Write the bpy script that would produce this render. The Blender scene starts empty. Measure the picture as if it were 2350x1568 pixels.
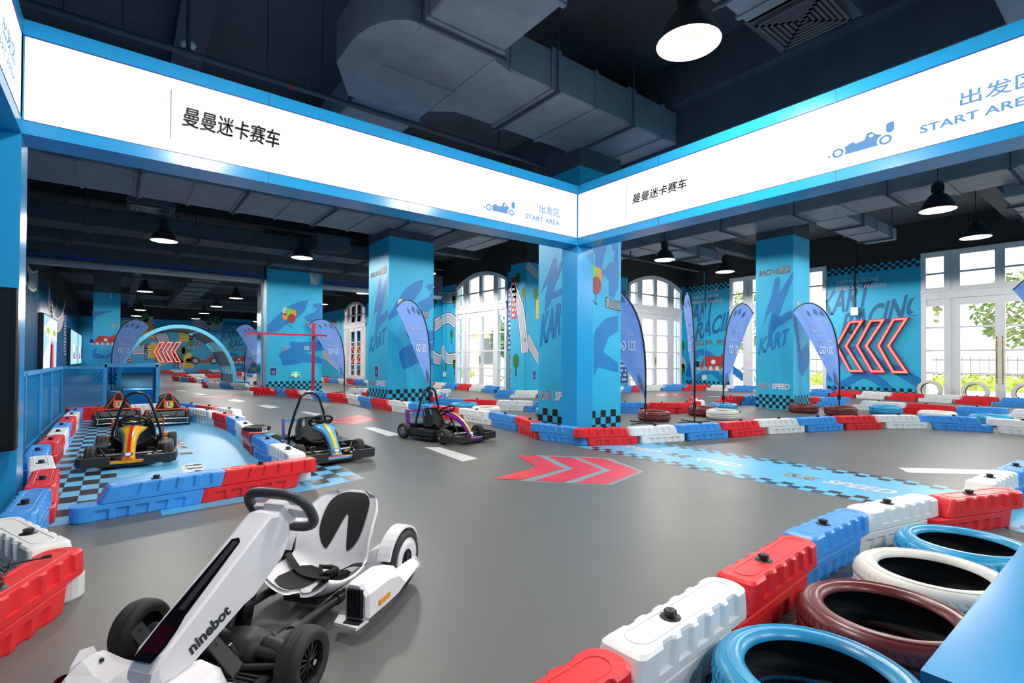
import bpy, math, random
from mathutils import Vector, Matrix
random.seed(7)
sc = bpy.context.scene
COL = sc.collection
# ---------------------------------------------------------------- camera, world, sun, exposure
cd = bpy.data.cameras.new('camera'); cam = bpy.data.objects.new('camera', cd); COL.objects.link(cam)
cd.sensor_width = 36; cd.lens = 1167/2350*36; cd.shift_x = 0; cd.shift_y = 31.8/2350
cd.clip_start = .05; cd.clip_end = 300
cam.matrix_world = (Matrix.Translation((0, 0, 1.3)) @ Matrix.Rotation(math.radians(-37.75), 4, 'Z')
                    @ Matrix.Rotation(math.radians(90.6), 4, 'X') @ Matrix.Rotation(math.radians(.32), 4, 'Z'))
sc.camera = cam
w = bpy.data.worlds.new('sky'); sc.world = w; w.use_nodes = True
wn = w.node_tree.nodes; wn.clear()
bg = wn.new('ShaderNodeBackground'); wo = wn.new('ShaderNodeOutputWorld')
bg.inputs[0].default_value = (.93, .96, 1, 1); bg.inputs[1].default_value = 2.6
w.node_tree.links.new(bg.outputs[0], wo.inputs[0])
sd = bpy.data.lights.new('sun', 'SUN'); sd.energy = 4.0; sd.angle = .02; sd.color = (1, .95, .86)
so = bpy.data.objects.new('sun', sd); COL.objects.link(so)
so.rotation_euler = Vector((-.55, -.35, 1)).to_track_quat('Z', 'Y').to_euler()
vs = sc.view_settings
vs.view_transform = 'Standard'; vs.look = 'None'; vs.gamma = 1; vs.exposure = 0.42; vs.use_curve_mapping = False
LAMP_POWER = 270

# ---------------------------------------------------------------- materials
def lin(c):
    return tuple(((v/255)/12.92 if v/255 <= .04045 else ((v/255+.055)/1.055)**2.4) for v in c)
MATS = {}
def mat(name, rgb, rough=.5, metal=0, var=.06, scale=6, bump=0, spec=.5, coat=0, emit=0, sub=0):
    if name in MATS: return MATS[name]
    m = bpy.data.materials.new(name); m.use_nodes = True; MATS[name] = m
    nt = m.node_tree; b = nt.nodes['Principled BSDF']
    c = lin(rgb)
    b.inputs['Roughness'].default_value = rough; b.inputs['Metallic'].default_value = metal
    b.inputs['Specular IOR Level'].default_value = spec; b.inputs['Coat Weight'].default_value = coat
    b.inputs['Coat Roughness'].default_value = .08
    b.inputs['Base Color'].default_value = (*c, 1)
    if emit:
        b.inputs['Emission Color'].default_value = (*c, 1); b.inputs['Emission Strength'].default_value = emit
    if var or bump:
        tc = nt.nodes.new('ShaderNodeTexCoord'); nz = nt.nodes.new('ShaderNodeTexNoise')
        nz.inputs['Scale'].default_value = scale; nz.inputs['Detail'].default_value = 4
        nt.links.new(tc.outputs['Object'], nz.inputs['Vector'])
        if var:
            r = nt.nodes.new('ShaderNodeValToRGB')
            r.color_ramp.elements[0].position = .3; r.color_ramp.elements[1].position = .7
            r.color_ramp.elements[0].color = (*[v*(1-var) for v in c], 1)
            r.color_ramp.elements[1].color = (*[min(1, v*(1+var)) for v in c], 1)
            nt.links.new(nz.outputs['Fac'], r.inputs[0]); nt.links.new(r.outputs[0], b.inputs['Base Color'])
        if bump:
            bp = nt.nodes.new('ShaderNodeBump'); bp.inputs['Strength'].default_value = bump; bp.inputs['Distance'].default_value = .01
            nt.links.new(nz.outputs['Fac'], bp.inputs['Height']); nt.links.new(bp.outputs[0], b.inputs['Normal'])
    return m
def emat(name, rgb, s):
    m = bpy.data.materials.new(name); m.use_nodes = True; nt = m.node_tree; nt.nodes.clear()
    e = nt.nodes.new('ShaderNodeEmission'); o = nt.nodes.new('ShaderNodeOutputMaterial')
    e.inputs[0].default_value = (*lin(rgb), 1); e.inputs[1].default_value = s
    nt.links.new(e.outputs[0], o.inputs[0]); MATS[name] = m; return m
def glassmat(name, tint, clear=.88, pattern=None):
    m = bpy.data.materials.new(name); m.use_nodes = True; nt = m.node_tree; nt.nodes.clear()
    o = nt.nodes.new('ShaderNodeOutputMaterial'); t = nt.nodes.new('ShaderNodeBsdfTransparent'); mx = nt.nodes.new('ShaderNodeMixShader')
    t.inputs[0].default_value = (*tint, 1)
    if pattern is None:
        g = nt.nodes.new('ShaderNodeBsdfGlossy'); g.inputs['Roughness'].default_value = .02
        lw = nt.nodes.new('ShaderNodeLayerWeight'); lw.inputs[0].default_value = .12
        nt.links.new(lw.outputs['Fresnel'], mx.inputs[0])
    else:
        g = nt.nodes.new('ShaderNodeBsdfDiffuse'); g.inputs[0].default_value = (*pattern, 1)
        tc = nt.nodes.new('ShaderNodeTexCoord'); wv = nt.nodes.new('ShaderNodeTexWave'); wv.bands_direction = 'Z'
        wv.inputs['Scale'].default_value = 14; th = nt.nodes.new('ShaderNodeMath'); th.operation = 'MULTIPLY_ADD'
        th.inputs[1].default_value = .5; th.inputs[2].default_value = 1-clear
        nt.links.new(tc.outputs['Object'], wv.inputs['Vector']); nt.links.new(wv.outputs['Fac'], th.inputs[0])
        nt.links.new(th.outputs[0], mx.inputs[0])
    nt.links.new(t.outputs[0], mx.inputs[1]); nt.links.new(g.outputs[0], mx.inputs[2]); nt.links.new(mx.outputs[0], o.inputs[0])
    MATS[name] = m; return m

BLUE = mat('wall vinyl blue', (34, 178, 220), .5, var=.05, scale=1.2)
BLUED = mat('wall vinyl deep blue', (0, 122, 192), .5, var=.05, scale=1.2)
BLUEM = mat('wall vinyl lettering blue', (0, 98, 150), .5, var=.04)
BLUEF = mat('booth laminate blue', (40, 156, 214), .2, var=.03, scale=.7)
CEIL = mat('ceiling black paint', (76, 82, 90), .8, var=.15, scale=2)
WDARK = mat('upper wall charcoal paint', (54, 51, 51), .8, var=.08)
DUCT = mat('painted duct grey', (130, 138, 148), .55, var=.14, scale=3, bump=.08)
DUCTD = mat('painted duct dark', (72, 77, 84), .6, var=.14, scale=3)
PIPE = mat('pipe grey paint', (70, 74, 80), .5, var=.1)
WHITEW = mat('window frame white paint', (226, 226, 228), .4, var=.03)
BLACK = mat('vinyl black', (12, 12, 14), .45, var=.1)
WHITE = mat('vinyl white', (236, 238, 242), .4, var=.02)
PINKW = mat('vinyl warm white', (222, 216, 226), .4, var=.02)
GREYR = mat('mural road grey', (188, 190, 200), .4, var=.04)
DKGREY = mat('mural line grey', (62, 60, 66), .4, var=.04)
TREEG = mat('mural leaf green', (38, 120, 48), .4, var=.08)
BROWN = mat('mural trunk brown', (60, 36, 24), .4)
NAVY = mat('mural navy', (20, 66, 140), .4, var=.05)
YEL = mat('mural yellow', (240, 200, 24), .4, var=.04)
REDM = mat('mural red', (186, 42, 40), .4, var=.05)
ORANGE = mat('mural orange', (236, 140, 30), .4, var=.04)
LIME = mat('mural lime', (128, 200, 40), .4, var=.04)
MAROON = mat('mural maroon', (160, 36, 36), .4, var=.04)
SILV = mat('mural silver', (190, 196, 214), .4, var=.03)
LBLUE = mat('lettering light blue', (130, 184, 236), .4, var=.02)
NAVYT = mat('lettering charcoal', (52, 56, 66), .4, var=.02)
REDB = mat('barrier red plastic', (226, 34, 40), .38, var=.08, scale=9, bump=.05)
BLUB = mat('barrier blue plastic', (62, 148, 226), .38, var=.06, scale=9, bump=.05)
WHTB = mat('barrier white plastic', (232, 232, 230), .38, var=.04, scale=9, bump=.05)
CAPB = mat('barrier cap black', (28, 30, 34), .5)
CHROME = mat('chrome', (210, 212, 216), .12, 1, var=.02)
STEEL = mat('brushed steel', (150, 156, 162), .35, 1, var=.06)
BRASS = mat('polished brass', (214, 170, 82), .2, 1, var=.05)
GLASS = glassmat('window glass', (.96, .97, .97))
NET = glassmat('blue wire mesh', (.92, .95, 1), .9, lin((40, 150, 210)))
WSIDE = mat('side wall vinyl with painted shade', (22, 80, 126), .25, var=.12, scale=.8)  # wall blue darkened so the left wall's shade sits in its colour
LITB = emat('lit lettering light blue', (124, 180, 236), .68)
SGLASS = glassmat('showcase glass', (.62, .82, .92))
LIT = emat('lit sign diffuser', (250, 252, 255), 1.0)
LAMPE = emat('lamp diffuser', (255, 247, 232), 9)
NEONC = emat('neon core', (255, 160, 140), 1.0)
NEONR = emat('neon red edge', (255, 20, 46), .9)
EXITG = emat('exit sign green', (150, 255, 170), 1.1)

# ---------------------------------------------------------------- mesh builder
class MB:
    def __init__(s): s.v = []; s.f = []; s.m = []; s.sm = []; s.mats = []
    def mi(s, m):
        if m not in s.mats: s.mats.append(m)
        return s.mats.index(m)
    def add(s, vs_, fs, m, smooth=False):
        b = len(s.v); s.v += [tuple(v) for v in vs_]; k = s.mi(m)
        for f in fs: s.f.append(tuple(i+b for i in f)); s.m.append(k); s.sm.append(smooth)
    def box(s, a, b, m):
        x0, y0, z0 = a; x1, y1, z1 = b
        s.add([(x0,y0,z0),(x1,y0,z0),(x1,y1,z0),(x0,y1,z0),(x0,y0,z1),(x1,y0,z1),(x1,y1,z1),(x0,y1,z1)],
              [(3,2,1,0),(4,5,6,7),(0,1,5,4),(1,2,6,5),(2,3,7,6),(3,0,4,7)], m)
    def bbox(s, a, b, m, r=.01):        # box with chamfered edges
        x0, y0, z0 = a; x1, y1, z1 = b; pts = []
        def ring(z, i): return [(x0+i+r,y0+i,z),(x1-i-r,y0+i,z),(x1-i,y0+i+r,z),(x1-i,y1-i-r,z),(x1-i-r,y1-i,z),(x0+i+r,y1-i,z),(x0+i,y1-i-r,z),(x0+i,y0+i+r,z)]
        s.loft([ring(z0, r), ring(z0+r, 0), ring(z1-r, 0), ring(z1, r)], m)
    def loft(s, rings, m, smooth=False, cap=True, closed=True):
        n = len(rings[0]); vv = [p for r in rings for p in r]; ff = []
        for i in range(len(rings)-1):
            for j in range(n if closed else n-1):
                k = (j+1) % n; ff.append((i*n+j, i*n+k, (i+1)*n+k, (i+1)*n+j))
        s.add(vv, ff, m, smooth)
        if cap:
            s.add(rings[0], [tuple(range(n-1, -1, -1))], m); s.add(rings[-1], [tuple(range(n))], m)
    def prism(s, poly, to3, d0, d1, m):   # poly in 2-D, to3(u,v,d)
        s.loft([[to3(u, v, d0) for u, v in poly], [to3(u, v, d1) for u, v in poly]], m)
    def tube(s, pts, r, m, seg=8, closed=False, smooth=True, sq=False):
        pts = [Vector(p) for p in pts]; n = len(pts); rings = []
        prev = None
        for i, p in enumerate(pts):
            if closed: t = pts[(i+1) % n]-pts[i-1]
            else: t = pts[min(i+1, n-1)]-pts[max(i-1, 0)]
            if t.length < 1e-9: t = Vector((0, 0, 1))
            t.normalize()
            if prev is None:
                a = Vector((0, 0, 1)) if abs(t.z) < .9 else Vector((1, 0, 0))
                nx = t.cross(a).normalized()
            else:
                nx = (prev-t*prev.dot(t)).normalized()
            prev = nx; ny = t.cross(nx)
            rr = r[i] if isinstance(r, (list, tuple)) else r
            rings.append([p+(nx*math.cos(2*math.pi*k/seg+(.785 if sq else 0))+ny*math.sin(2*math.pi*k/seg+(.785 if sq else 0)))*rr for k in range(seg)])
        if closed: rings.append(rings[0])
        s.loft(rings, m, smooth, cap=not closed)
    def lathe(s, prof, m, o=(0,0,0), axis='Z', seg=28, smooth=True, cap=False):
        rings = []
        for r, h in prof:
            ring = []
            for k in range(seg):
                a = 2*math.pi*k/seg; c, d = r*math.cos(a), r*math.sin(a)
                p = (c, d, h) if axis == 'Z' else ((c, h, d) if axis == 'Y' else (h, c, d))
                ring.append((p[0]+o[0], p[1]+o[1], p[2]+o[2]))
            rings.append(ring)
        s.loft(rings, m, smooth, cap)
    def cyl(s, o, r, h, m, axis='Z', seg=20):
        s.lathe([(r, 0), (r, h)], m, o, axis, seg, True, True)
    def poly(s, pts, m): s.add(pts, [tuple(range(len(pts)))], m)
    def build(s, name, parent=None, mods=None):
        me = bpy.data.meshes.new(name); me.from_pydata(s.v, [], s.f); me.update()
        for m in s.mats: me.materials.append(m)
        me.polygons.foreach_set('material_index', s.m); me.polygons.foreach_set('use_smooth', s.sm); me.update()
        o = bpy.data.objects.new(name, me); COL.objects.link(o)
        if parent: o.parent = parent
        return o

def tag(o, label=None, cat=None, group=None, kind=None):
    if label: o['label'] = label
    if cat: o['category'] = cat
    if group: o['group'] = group
    if kind: o['kind'] = kind
    return o
def struct(mb, name, parent=None, label=None):
    o = mb.build(name, parent)
    if not parent: o['kind'] = 'structure'
    if label: o['label'] = label
    return o
def empty(name, loc=(0,0,0), rz=0, label=None, cat=None, group=None):
    o = bpy.data.objects.new(name, None); COL.objects.link(o); o.location = loc; o.rotation_euler = (0, 0, rz)
    o.empty_display_size = .1
    return tag(o, label, cat, group)
def dup(root, loc, rz=0, scale=None):
    def cp(o, par):
        c = o.copy(); COL.objects.link(c)
        if par: c.parent = par
        for ch in list(o.children): cp(ch, c)
        return c
    r = cp(root, None); r.location = loc; r.rotation_euler = (0, 0, rz)
    if scale: r.scale = scale
    return r

class Fr:   # a plane in the room: u along U, v up, d out along N
    def __init__(s, o, U, N, V=(0,0,1)): s.o = Vector(o); s.U = Vector(U); s.N = Vector(N); s.V = Vector(V)
    def __call__(s, u, v, d=0): return tuple(s.o+s.U*u+s.V*v+s.N*d)
def FX(x, n=-1): return Fr((x,0,0), (0,1,0), (n,0,0))
def FY(y, n=-1): return Fr((0,y,0), (1,0,0), (0,n,0))
FLOOR = Fr((0,0,0), (1,0,0), (0,0,1), (0,1,0))

TXT = {}
def glyphs(s, bold=0., shear=0.):
    key = (s, bold, shear)
    if key in TXT: return TXT[key]
    c = bpy.data.curves.new('t', 'FONT'); c.body = s; c.size = 1; c.offset = bold; c.shear = shear; c.resolution_u = 3
    o = bpy.data.objects.new('t', c); COL.objects.link(o)
    dg = bpy.context.evaluated_depsgraph_get(); dg.update()
    me = bpy.data.meshes.new_from_object(o.evaluated_get(dg))
    vv = [(v.co.x, v.co.y) for v in me.vertices]; ff = [tuple(p.vertices) for p in me.polygons]
    bpy.data.objects.remove(o); bpy.data.curves.remove(c); bpy.data.meshes.remove(me)
    xs = [v[0] for v in vv]; ys = [v[1] for v in vv]
    x0, x1, y0, y1 = min(xs), max(xs), min(ys), max(ys)
    TXT[key] = ([((x-x0)/(x1-x0), (y-y0)/(y1-y0)) for x, y in vv], ff, (x1-x0)/(y1-y0))
    return TXT[key]
def text(mb, fr, s, u0, u1, v0, v1, m, d=.004, bold=.02, shear=0., slope=0., clip=None):
    if any(ord(ch) > 0x2e80 for ch in s) and bold > 0:
        e = bold*(v1-v0)*.75
        for a, b in ((-e,0),(e,0),(0,-e),(0,e)): text(mb, fr, s, u0+a, u1+a, v0+b, v1+b, m, d+.0003*(a+b)/e, 0, shear, slope, clip)
        return
    vv, ff, _ = glyphs(s, bold, shear)
    P = [(u0+(u1-u0)*x, v0+(v1-v0)*y+slope*x) for x, y in vv]
    if clip:
        ff = [f for f in ff if all(clip[0] <= P[i][0] <= clip[1] for i in f)]
    mb.add([fr(a, b, d) for a, b in P], ff, m)
def decal(mb, fr, pts, m, d=.003): mb.poly([fr(u, v, d) for u, v in pts], m)
def rect(mb, fr, u0, u1, v0, v1, m, d=.003): decal(mb, fr, [(u0,v0),(u1,v0),(u1,v1),(u0,v1)], m, d)
def disc(mb, fr, u, v, ru, rv, m, d=.003, n=20): decal(mb, fr, [(u+ru*math.cos(6.2832*k/n), v+rv*math.sin(6.2832*k/n)) for k in range(n)], m, d)
def checks(mb, fr, u0, u1, v0, rows, c, m, d=.004, ph=0, cv=None):
    cv = cv or c; n = int(round((u1-u0)/c)); cu = (u1-u0)/n
    for i in range(n):
        for j in range(rows):
            if (i+j+ph) % 2 == 0: rect(mb, fr, u0+i*cu, u0+(i+1)*cu, v0+j*cv, v0+(j+1)*cv, m, d)
def band(mb, fr, pts, w, m, d):
    n = len(pts); L = []; R = []
    for i in range(n):
        a = Vector(pts[max(i-1,0)]); b = Vector(pts[min(i+1,n-1)]); t = (b-a).normalized(); nn = Vector((-t.y, t.x))
        p = Vector(pts[i]); L.append(p+nn*w); R.append(p-nn*w)
    for i in range(n-1): decal(mb, fr, [L[i], L[i+1], R[i+1], R[i]], m, d)
def smoothline(pts, k=6):
    out = []
    for i in range(len(pts)-1):
        p0 = Vector(pts[max(i-1,0)]); p1 = Vector(pts[i]); p2 = Vector(pts[i+1]); p3 = Vector(pts[min(i+2,len(pts)-1)])
        for j in range(k):
            t = j/k; out.append(.5*((2*p1)+(p2-p0)*t+(2*p0-5*p1+4*p2-p3)*t*t+(3*p1-p0-3*p2+p3)*t**3))
    out.append(Vector(pts[-1])); return out
def m_tree(mb, fr, u, v, s=1):
    rect(mb, fr, u-.025*s, u+.025*s, v, v+.35*s, BROWN, .004); disc(mb, fr, u, v+.45*s, .15*s, .22*s, TREEG, .005)
    rect(mb, fr, u-.012*s, u+.012*s, v+.3*s, v+.5*s, BROWN, .006)
def m_house(mb, fr, u, v, w_, h, m, win=True):
    rect(mb, fr, u, u+w_, v, v+h, m, .005)
    if win:
        for i in range(4):
            for j in range(max(2, int(h/.22))):
                if (i*7+j*3) % 5: rect(mb, fr, u+w_*(.12+.2*i), u+w_*(.25+.2*i), v+.1+j*.2, v+.2+j*.2, WHITE, .007)
def m_bottle(mb, fr, u, v, s):     # yellow stepped block with lines
    rect(mb, fr, u-.2*s, u+.2*s, v, v+.6*s, YEL, .006); rect(mb, fr, u-.1*s, u+.1*s, v+.6*s, v+.72*s, YEL, .006)
    for k in range(3): rect(mb, fr, u-.15*s, u+.15*s, v+.12*s+k*.17*s, v+.15*s+k*.17*s, ORANGE, .008)
def m_road(mb, fr, pts, w_):
    p = smoothline(pts); band(mb, fr, p, w_*1.15, DKGREY, .002); band(mb, fr, p, w_, WHITE, .003)
    band(mb, fr, p, w_*.72, DKGREY, .004); band(mb, fr, p, w_*.64, GREYR, .005)
def m_kart(mb, fr, u, v, s, sg=1):     # painted red kart seen from the front, no driver
    P = lambda L: [(u+sg*a*s, v+b*s) for a, b in L]
    decal(mb, fr, P([(-.8,0),(-.72,-.12),(.72,-.12),(.8,0)]), SILV, .005)
    for k in range(9): rect(mb, fr, u+(-.62+.14*k)*s, u+(-.55+.14*k)*s, v-.1*s, v+.06*s, REDM if k % 2 == 0 else WHITE, .006)
    decal(mb, fr, P([(-.62,.06),(-.38,.5),(.3,.46),(.42,.62),(.5,.62),(.66,.06)]), REDM, .005)
    for a in (-.82, .66): decal(mb, fr, P([(a,.02),(a+.18,.02),(a+.18,.26),(a,.26)]), BLACK, .004)
    disc(mb, fr, u, v+.24*s, .1*s, .1*s, WHITE, .008)
def balloons(mb, fr, u, v, s, sg=1):
    for a, b, ru, rv, m, k in ((-.30,.52,.26,.36,SILV,0),(-.32,-.02,.24,.32,ORANGE,0),(.42,.34,.26,.38,ORANGE,1),(.05,.42,.32,.40,LIME,2),(.26,-.14,.32,.40,MAROON,3)):
        disc(mb, fr, u+sg*a*s, v+b*s, ru*s+.012*s, rv*s+.012*s, BLACK, .005+.002*k); disc(mb, fr, u+sg*a*s, v+b*s, ru*s, rv*s, m, .006+.002*k)
    for a, b in ((-.32,-.36), (-.2,.12), (.26,-.56)):
        band(mb, fr, [(u+sg*a*s, v+b*s), (u+sg*(.1+a*.5)*s, v-.8*s), (u+sg*.32*s, v-1.05*s)], .012*s, BLACK, .004)
# ---------------------------------------------------------------- floor with its painted markings
FLOORM = mat('epoxy floor grey', (100, 101, 99), .3, var=.03, scale=.4, bump=.01)
nt = FLOORM.node_tree; bs = nt.nodes['Principled BSDF']
bs.inputs['Specular IOR Level'].default_value = .38
tc = nt.nodes.new('ShaderNodeTexCoord'); nz = nt.nodes.new('ShaderNodeTexNoise'); nz.inputs['Scale'].default_value = 1.1; nz.inputs['Detail'].default_value = 2
rp = nt.nodes.new('ShaderNodeMapRange'); rp.inputs['To Min'].default_value = .38; rp.inputs['To Max'].default_value = .46
nt.links.new(tc.outputs['Object'], nz.inputs['Vector']); nt.links.new(nz.outputs['Fac'], rp.inputs['Value']); nt.links.new(rp.outputs[0], bs.inputs['Roughness'])
FBLUE = mat('floor paint blue', (92, 180, 222), .38, var=.06, scale=1.5)
FRED = mat('floor paint red', (216, 44, 50), .3, var=.14, scale=2.5)
FWHT = mat('floor paint white', (220, 218, 216), .32, var=.06, scale=5)
FBLK = mat('floor paint dark', (46, 34, 34), .3, var=.1)
FGRY = mat('floor paint grey', (136, 150, 150), .32, var=.05)
fl = MB(); F = FLOOR
fl.box((-8, -8, -.2), (13.2, 60, 0), FLOORM); fl.box((13.2, -8, -.2), (22.6, 15.0, 0), FLOORM)
for q in ([(3.624,6.801),(3.813,6.665),(3.78,5.604),(3.508,5.55)], [(3.732,9.439),(3.925,9.379),(3.905,8.189),(3.649,8.123)], [(3.563,13.157),(3.724,13.176),(3.87,12.088),(3.632,12.025)],
          [(3.098,15.68),(3.358,15.845),(3.489,14.768),(3.184,14.522)], [(2.715,18.192),(3.009,18.651),(3.146,17.49),(2.902,17.256)], [(2.205,22.275),(2.444,22.421),(2.609,21.435),(2.377,21.308)], [(1.815,25.147),(2.044,25.371),(2.242,24.168),(2.033,23.961)],
          [(7.66,2.06),(9.2,.6),(8.9,.5),(7.4,1.9)], [(9.59,26.843),(9.748,26.948),(9.626,25.86),(9.415,25.709)], [(9.595,29.505),(9.765,29.638),(9.821,28.919),(9.605,28.712)], [(9.2,16.045),(9.55,16.085),(9.162,15.55),(9.034,15.633)], [(17.526,10.596),(18.832,10.023),(18.221,9.865),(17.378,10.418)]):
    decal(fl, F, q, FWHT, .002)
CHV = ([(4.333,5.5),(4.55,5.262),(4.254,4.471),(3.471,4.319),(3.27,4.563),(4.047,4.73)], [(4.624,5.177),(4.838,4.919),(4.58,4.146),(3.783,3.969),(3.572,4.214),(4.358,4.395)], [(4.913,4.858),(5.125,4.615),(4.879,3.825),(4.089,3.642),(3.863,3.884),(4.658,4.07)])
for q in CHV: decal(fl, F, q, FRED, .003)
decal(fl, F, [(4.569,5.341),(5.232,4.614),(4.911,3.8),(4.114,3.58),(3.43,4.303),(4.244,4.502)], FGRY, .0015)
def chev(dx, dy, rot, s=1, m=FRED):
    c, d = math.cos(rot), math.sin(rot)
    for q in CHV: decal(fl, F, [(dx+s*((x-4.3)*c-(y-4.5)*d), dy+s*((x-4.3)*d+(y-4.5)*c)) for x, y in q], m, .003)
for q in ([(3.552,11.344),(3.814,11.161),(4.478,11.678),(4.495,11.356),(4.519,11.152),(3.749,10.787),(3.559,10.921)], [(3.525,10.816),(3.713,10.683),(4.509,11.085),(4.529,10.836),(3.664,10.407),(3.504,10.519)], [(3.415,10.432),(3.63,10.31),(4.475,10.874),(4.547,10.596),(3.806,10.082),(3.496,10.271)]):
    decal(fl, F, q, FRED, .003)
for q in ([(2.106,21.194),(2.718,20.479),(3.272,20.926),(3.45,20.479),(2.626,19.786),(2.091,20.432)], [(2.091,20.138),(2.601,19.6),(3.402,20.189),(3.471,19.831),(2.633,19.27),(2.099,19.789)]):
    decal(fl, F, q, FRED, .003)
chev(17.2, 11.6, 1.4, 1.2)
# pit lane: blue pad, chequer bands, white lettering
decal(fl, F, [(-.62,5.25),(1.5,5.45),(1.62,6.2),(1.6,12.0),(1.2,13.2),(.3,14.0),(-.62,14.2)], FBLUE, .002)
checks(fl, F, -.56, .0, 5.3, 34, .14, FBLK, .003, cv=.25)
rect(fl, F, 1.55, 2.15, 5.4, 12.5, FBLUE, .0015); decal(fl, F, [(.3,5.1),(1.5,5.22),(2.12,5.4),(1.5,5.45),(.3,5.3)], FBLUE, .0017)
checks(fl, F, 1.62, 2.14, 5.42, 34, .174, FBLK, .003, cv=.21)
def stack(t, u0, u1, v0, v1, b=.03): text(fl, F, t, u0, u1, v0, v1, FWHT, .004, b)
for y in (7.42, 9.8): stack('度', .61, .83, y-1.02, y)
for y in (8.6, 11.0): stack('SPEED', .62, .83, y-.2, y); stack('速', .62, .83, y-.44, y-.23)
# start strip on the right
decal(fl, F, [(5.52,5.5),(6.9,5.2),(6.9,.5),(5.5,.5)], FBLUE, .002)
for x0 in (5.52, 6.68):
    checks(fl, F, x0, x0+.22, .5, 42, .11, FBLK, .003, cv=.115)
SF = Fr((6.0,0,0), (0,-1,0), (0,0,1), (1,0,0))
for y in (2.75, 4.35, 5.55):
    text(fl, SF, '速度', -y, -y+.36, .02, .26, FWHT, .004, .03); text(fl, SF, 'SPEED', -y+.44, -y+1.08, .02, .25, FWHT, .004, .03, .25)
struct(fl, 'floor')

# ---------------------------------------------------------------- room shell
HC = 6.3; HB = 5.0
c = MB(); c.box((-8,-8,HC), (13.2,60,HC+.3), CEIL); c.box((13.2,-8,HC), (22.6,15,HC+.3), CEIL)
for y in (2.9, 11.2, 19.0, 27.5, 36, 45): c.box((-2.7, y-.2, HC-.45), (22.4 if y < 14 else 13, y+.2, HC), CEIL)
for x in (.8, 9.8, 17.0): c.box((x-.2, -6, HC-.35), (x+.2, 58 if x < 12 else 14.7, HC), CEIL)
struct(c, 'ceiling')
def wallseg(mb, fr, u0, u1, v0, v1, ops=(), t=.3, low=BLUE, high=WDARK, zb=HB):
    cuts = sorted([(o[0], o[1]) for o in ops]); xs = [u0]
    def seg(a, b, c, d):
        if b-a < 1e-4 or d-c < 1e-4: return
        if c < zb: mb.prism([(a,c),(b,c),(b,min(d,zb)),(a,min(d,zb))], fr, -t, 0, low)
        if d > zb: mb.prism([(a,max(c,zb)),(b,max(c,zb)),(b,d),(a,d)], fr, -t, 0, high)
    p = u0
    for o in sorted(ops):
        seg(p, o[0], v0, v1); p = o[1]
        if len(o) == 3: seg(o[0], o[1], o[2], v1)
        else:
            n = 16
            A = [(o[0]+(o[1]-o[0])*i/n, o[2]+(o[3]-o[2])*(1-(2*i/n-1)**2)) for i in range(n+1)]
            for i in range(n): mb.prism([A[i], A[i+1], (A[i+1][0], v1), (A[i][0], v1)], fr, -t, 0, high)
    seg(p, u1, v0, v1)
def arts(mb, fr, sg, u, txt2=True, kart=True, neon=False, W=3.0, u0=None, u1=None):
    """the printed slogan panel; u is its left edge as seen, sg the direction of reading"""
    R_ = lambda a: u+sg*a
    checks(mb, fr, min(u0,u1), max(u0,u1), 4.72, 3, .12, BLACK, .004, cv=.1)
    text(mb, fr, 'TAKE YOU TO THE', R_(.32), R_(1.72), 4.36, 4.5, PINKW, .004, .012, .2)
    text(mb, fr, 'SPEED AND PASSION', R_(.27), R_(1.95), 4.12, 4.26, PINKW, .004, .012, .2)
    text(mb, fr, 'KART', R_(-.25 if not kart else -.1), R_(1.55), 3.1, 4.05, BLUEM, .003, .03, .35, slope=.35)
    text(mb, fr, 'RACING', R_(.45), R_(3.1), 2.3, 3.15, BLUEM, .0035, .03, .35, slope=.75, clip=(min(u0,u1), max(u0,u1)))
    L = lambda pts: [(R_(a), b) for a, b in pts]
    band(mb, fr, smoothline(L([(.1,.55),(.45,1.55),(.95,1.75),(1.6,1.35),(2.4,.95),(2.95,.55)])), .16, BLUED, .0025)
    band(mb, fr, smoothline(L([(.1,.15),(.7,.55),(1.25,.85),(1.75,.6),(2.2,.12)])), .15, BLUED, .0027)
    checks(mb, fr, min(u0,u1), max(u0,u1), .02, 3, .12, BLACK, .004)
    if kart:
        text(mb, fr, '开曼曼的车，跑自己的路', R_(.25), R_(2.75), 2.1, 2.33, BLACK, .005, .06, .15); text(mb, fr, '开曼曼的车，跑自己的路', R_(.26), R_(2.74), 2.11, 2.32, PINKW, .007, .02, .15)
        m_kart(mb, fr, R_(1.45), 1.02, 1.15, sg)
# right wall with the big doors
wr = MB(); fr = FX(22.3)
wallseg(wr, fr, -6, 14.7, 0, HC, [(1.28,5.32,5.14), (8.34,12.38,5.14)])
arts(wr, fr, -1, 8.3, kart=False, u0=8.3, u1=5.36); arts(wr, fr, -1, 14.66, u0=14.66, u1=12.42)
struct(wr, 'wall_right')
wb = MB(); fr = FY(14.7)
wallseg(wb, fr, 12.02, 22.3, 0, HC, [(17.9,21.9,4.8,5.3)])
for u, v, s in ((13.0,.3,1.1),(13.3,2.6,1),(12.5,3.4,1),(17.6,3.8,1),(22.05,.4,1.2),(22.1,3.9,1),(22.05,1.6,1.1)): m_tree(wb, fr, u, v, s)
m_road(wb, fr, [(12.05,4.9),(12.7,4.5)], .14); m_road(wb, fr, [(12.05,2.2),(12.4,1.7),(13.0,.9)], .14); m_bottle(wb, fr, 12.75, 2.9, 1.2)
m_house(wb, fr, 17.3, .35, .55, 1.9, NAVY); m_road(wb, fr, [(16.2,3.3),(16.9,2.6),(17.5,1.8)], .25); m_road(wb, fr, [(21.92,1.4),(22.3,.9)], .2)
struct(wb, 'wall_back')
wm = MB(); fr = FX(12.9)
wallseg(wm, fr, 14.7, 58, 0, HC, [(17.0,21.06,4.8,5.3), (32.4,36.44,4.8,5.3)])
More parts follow.
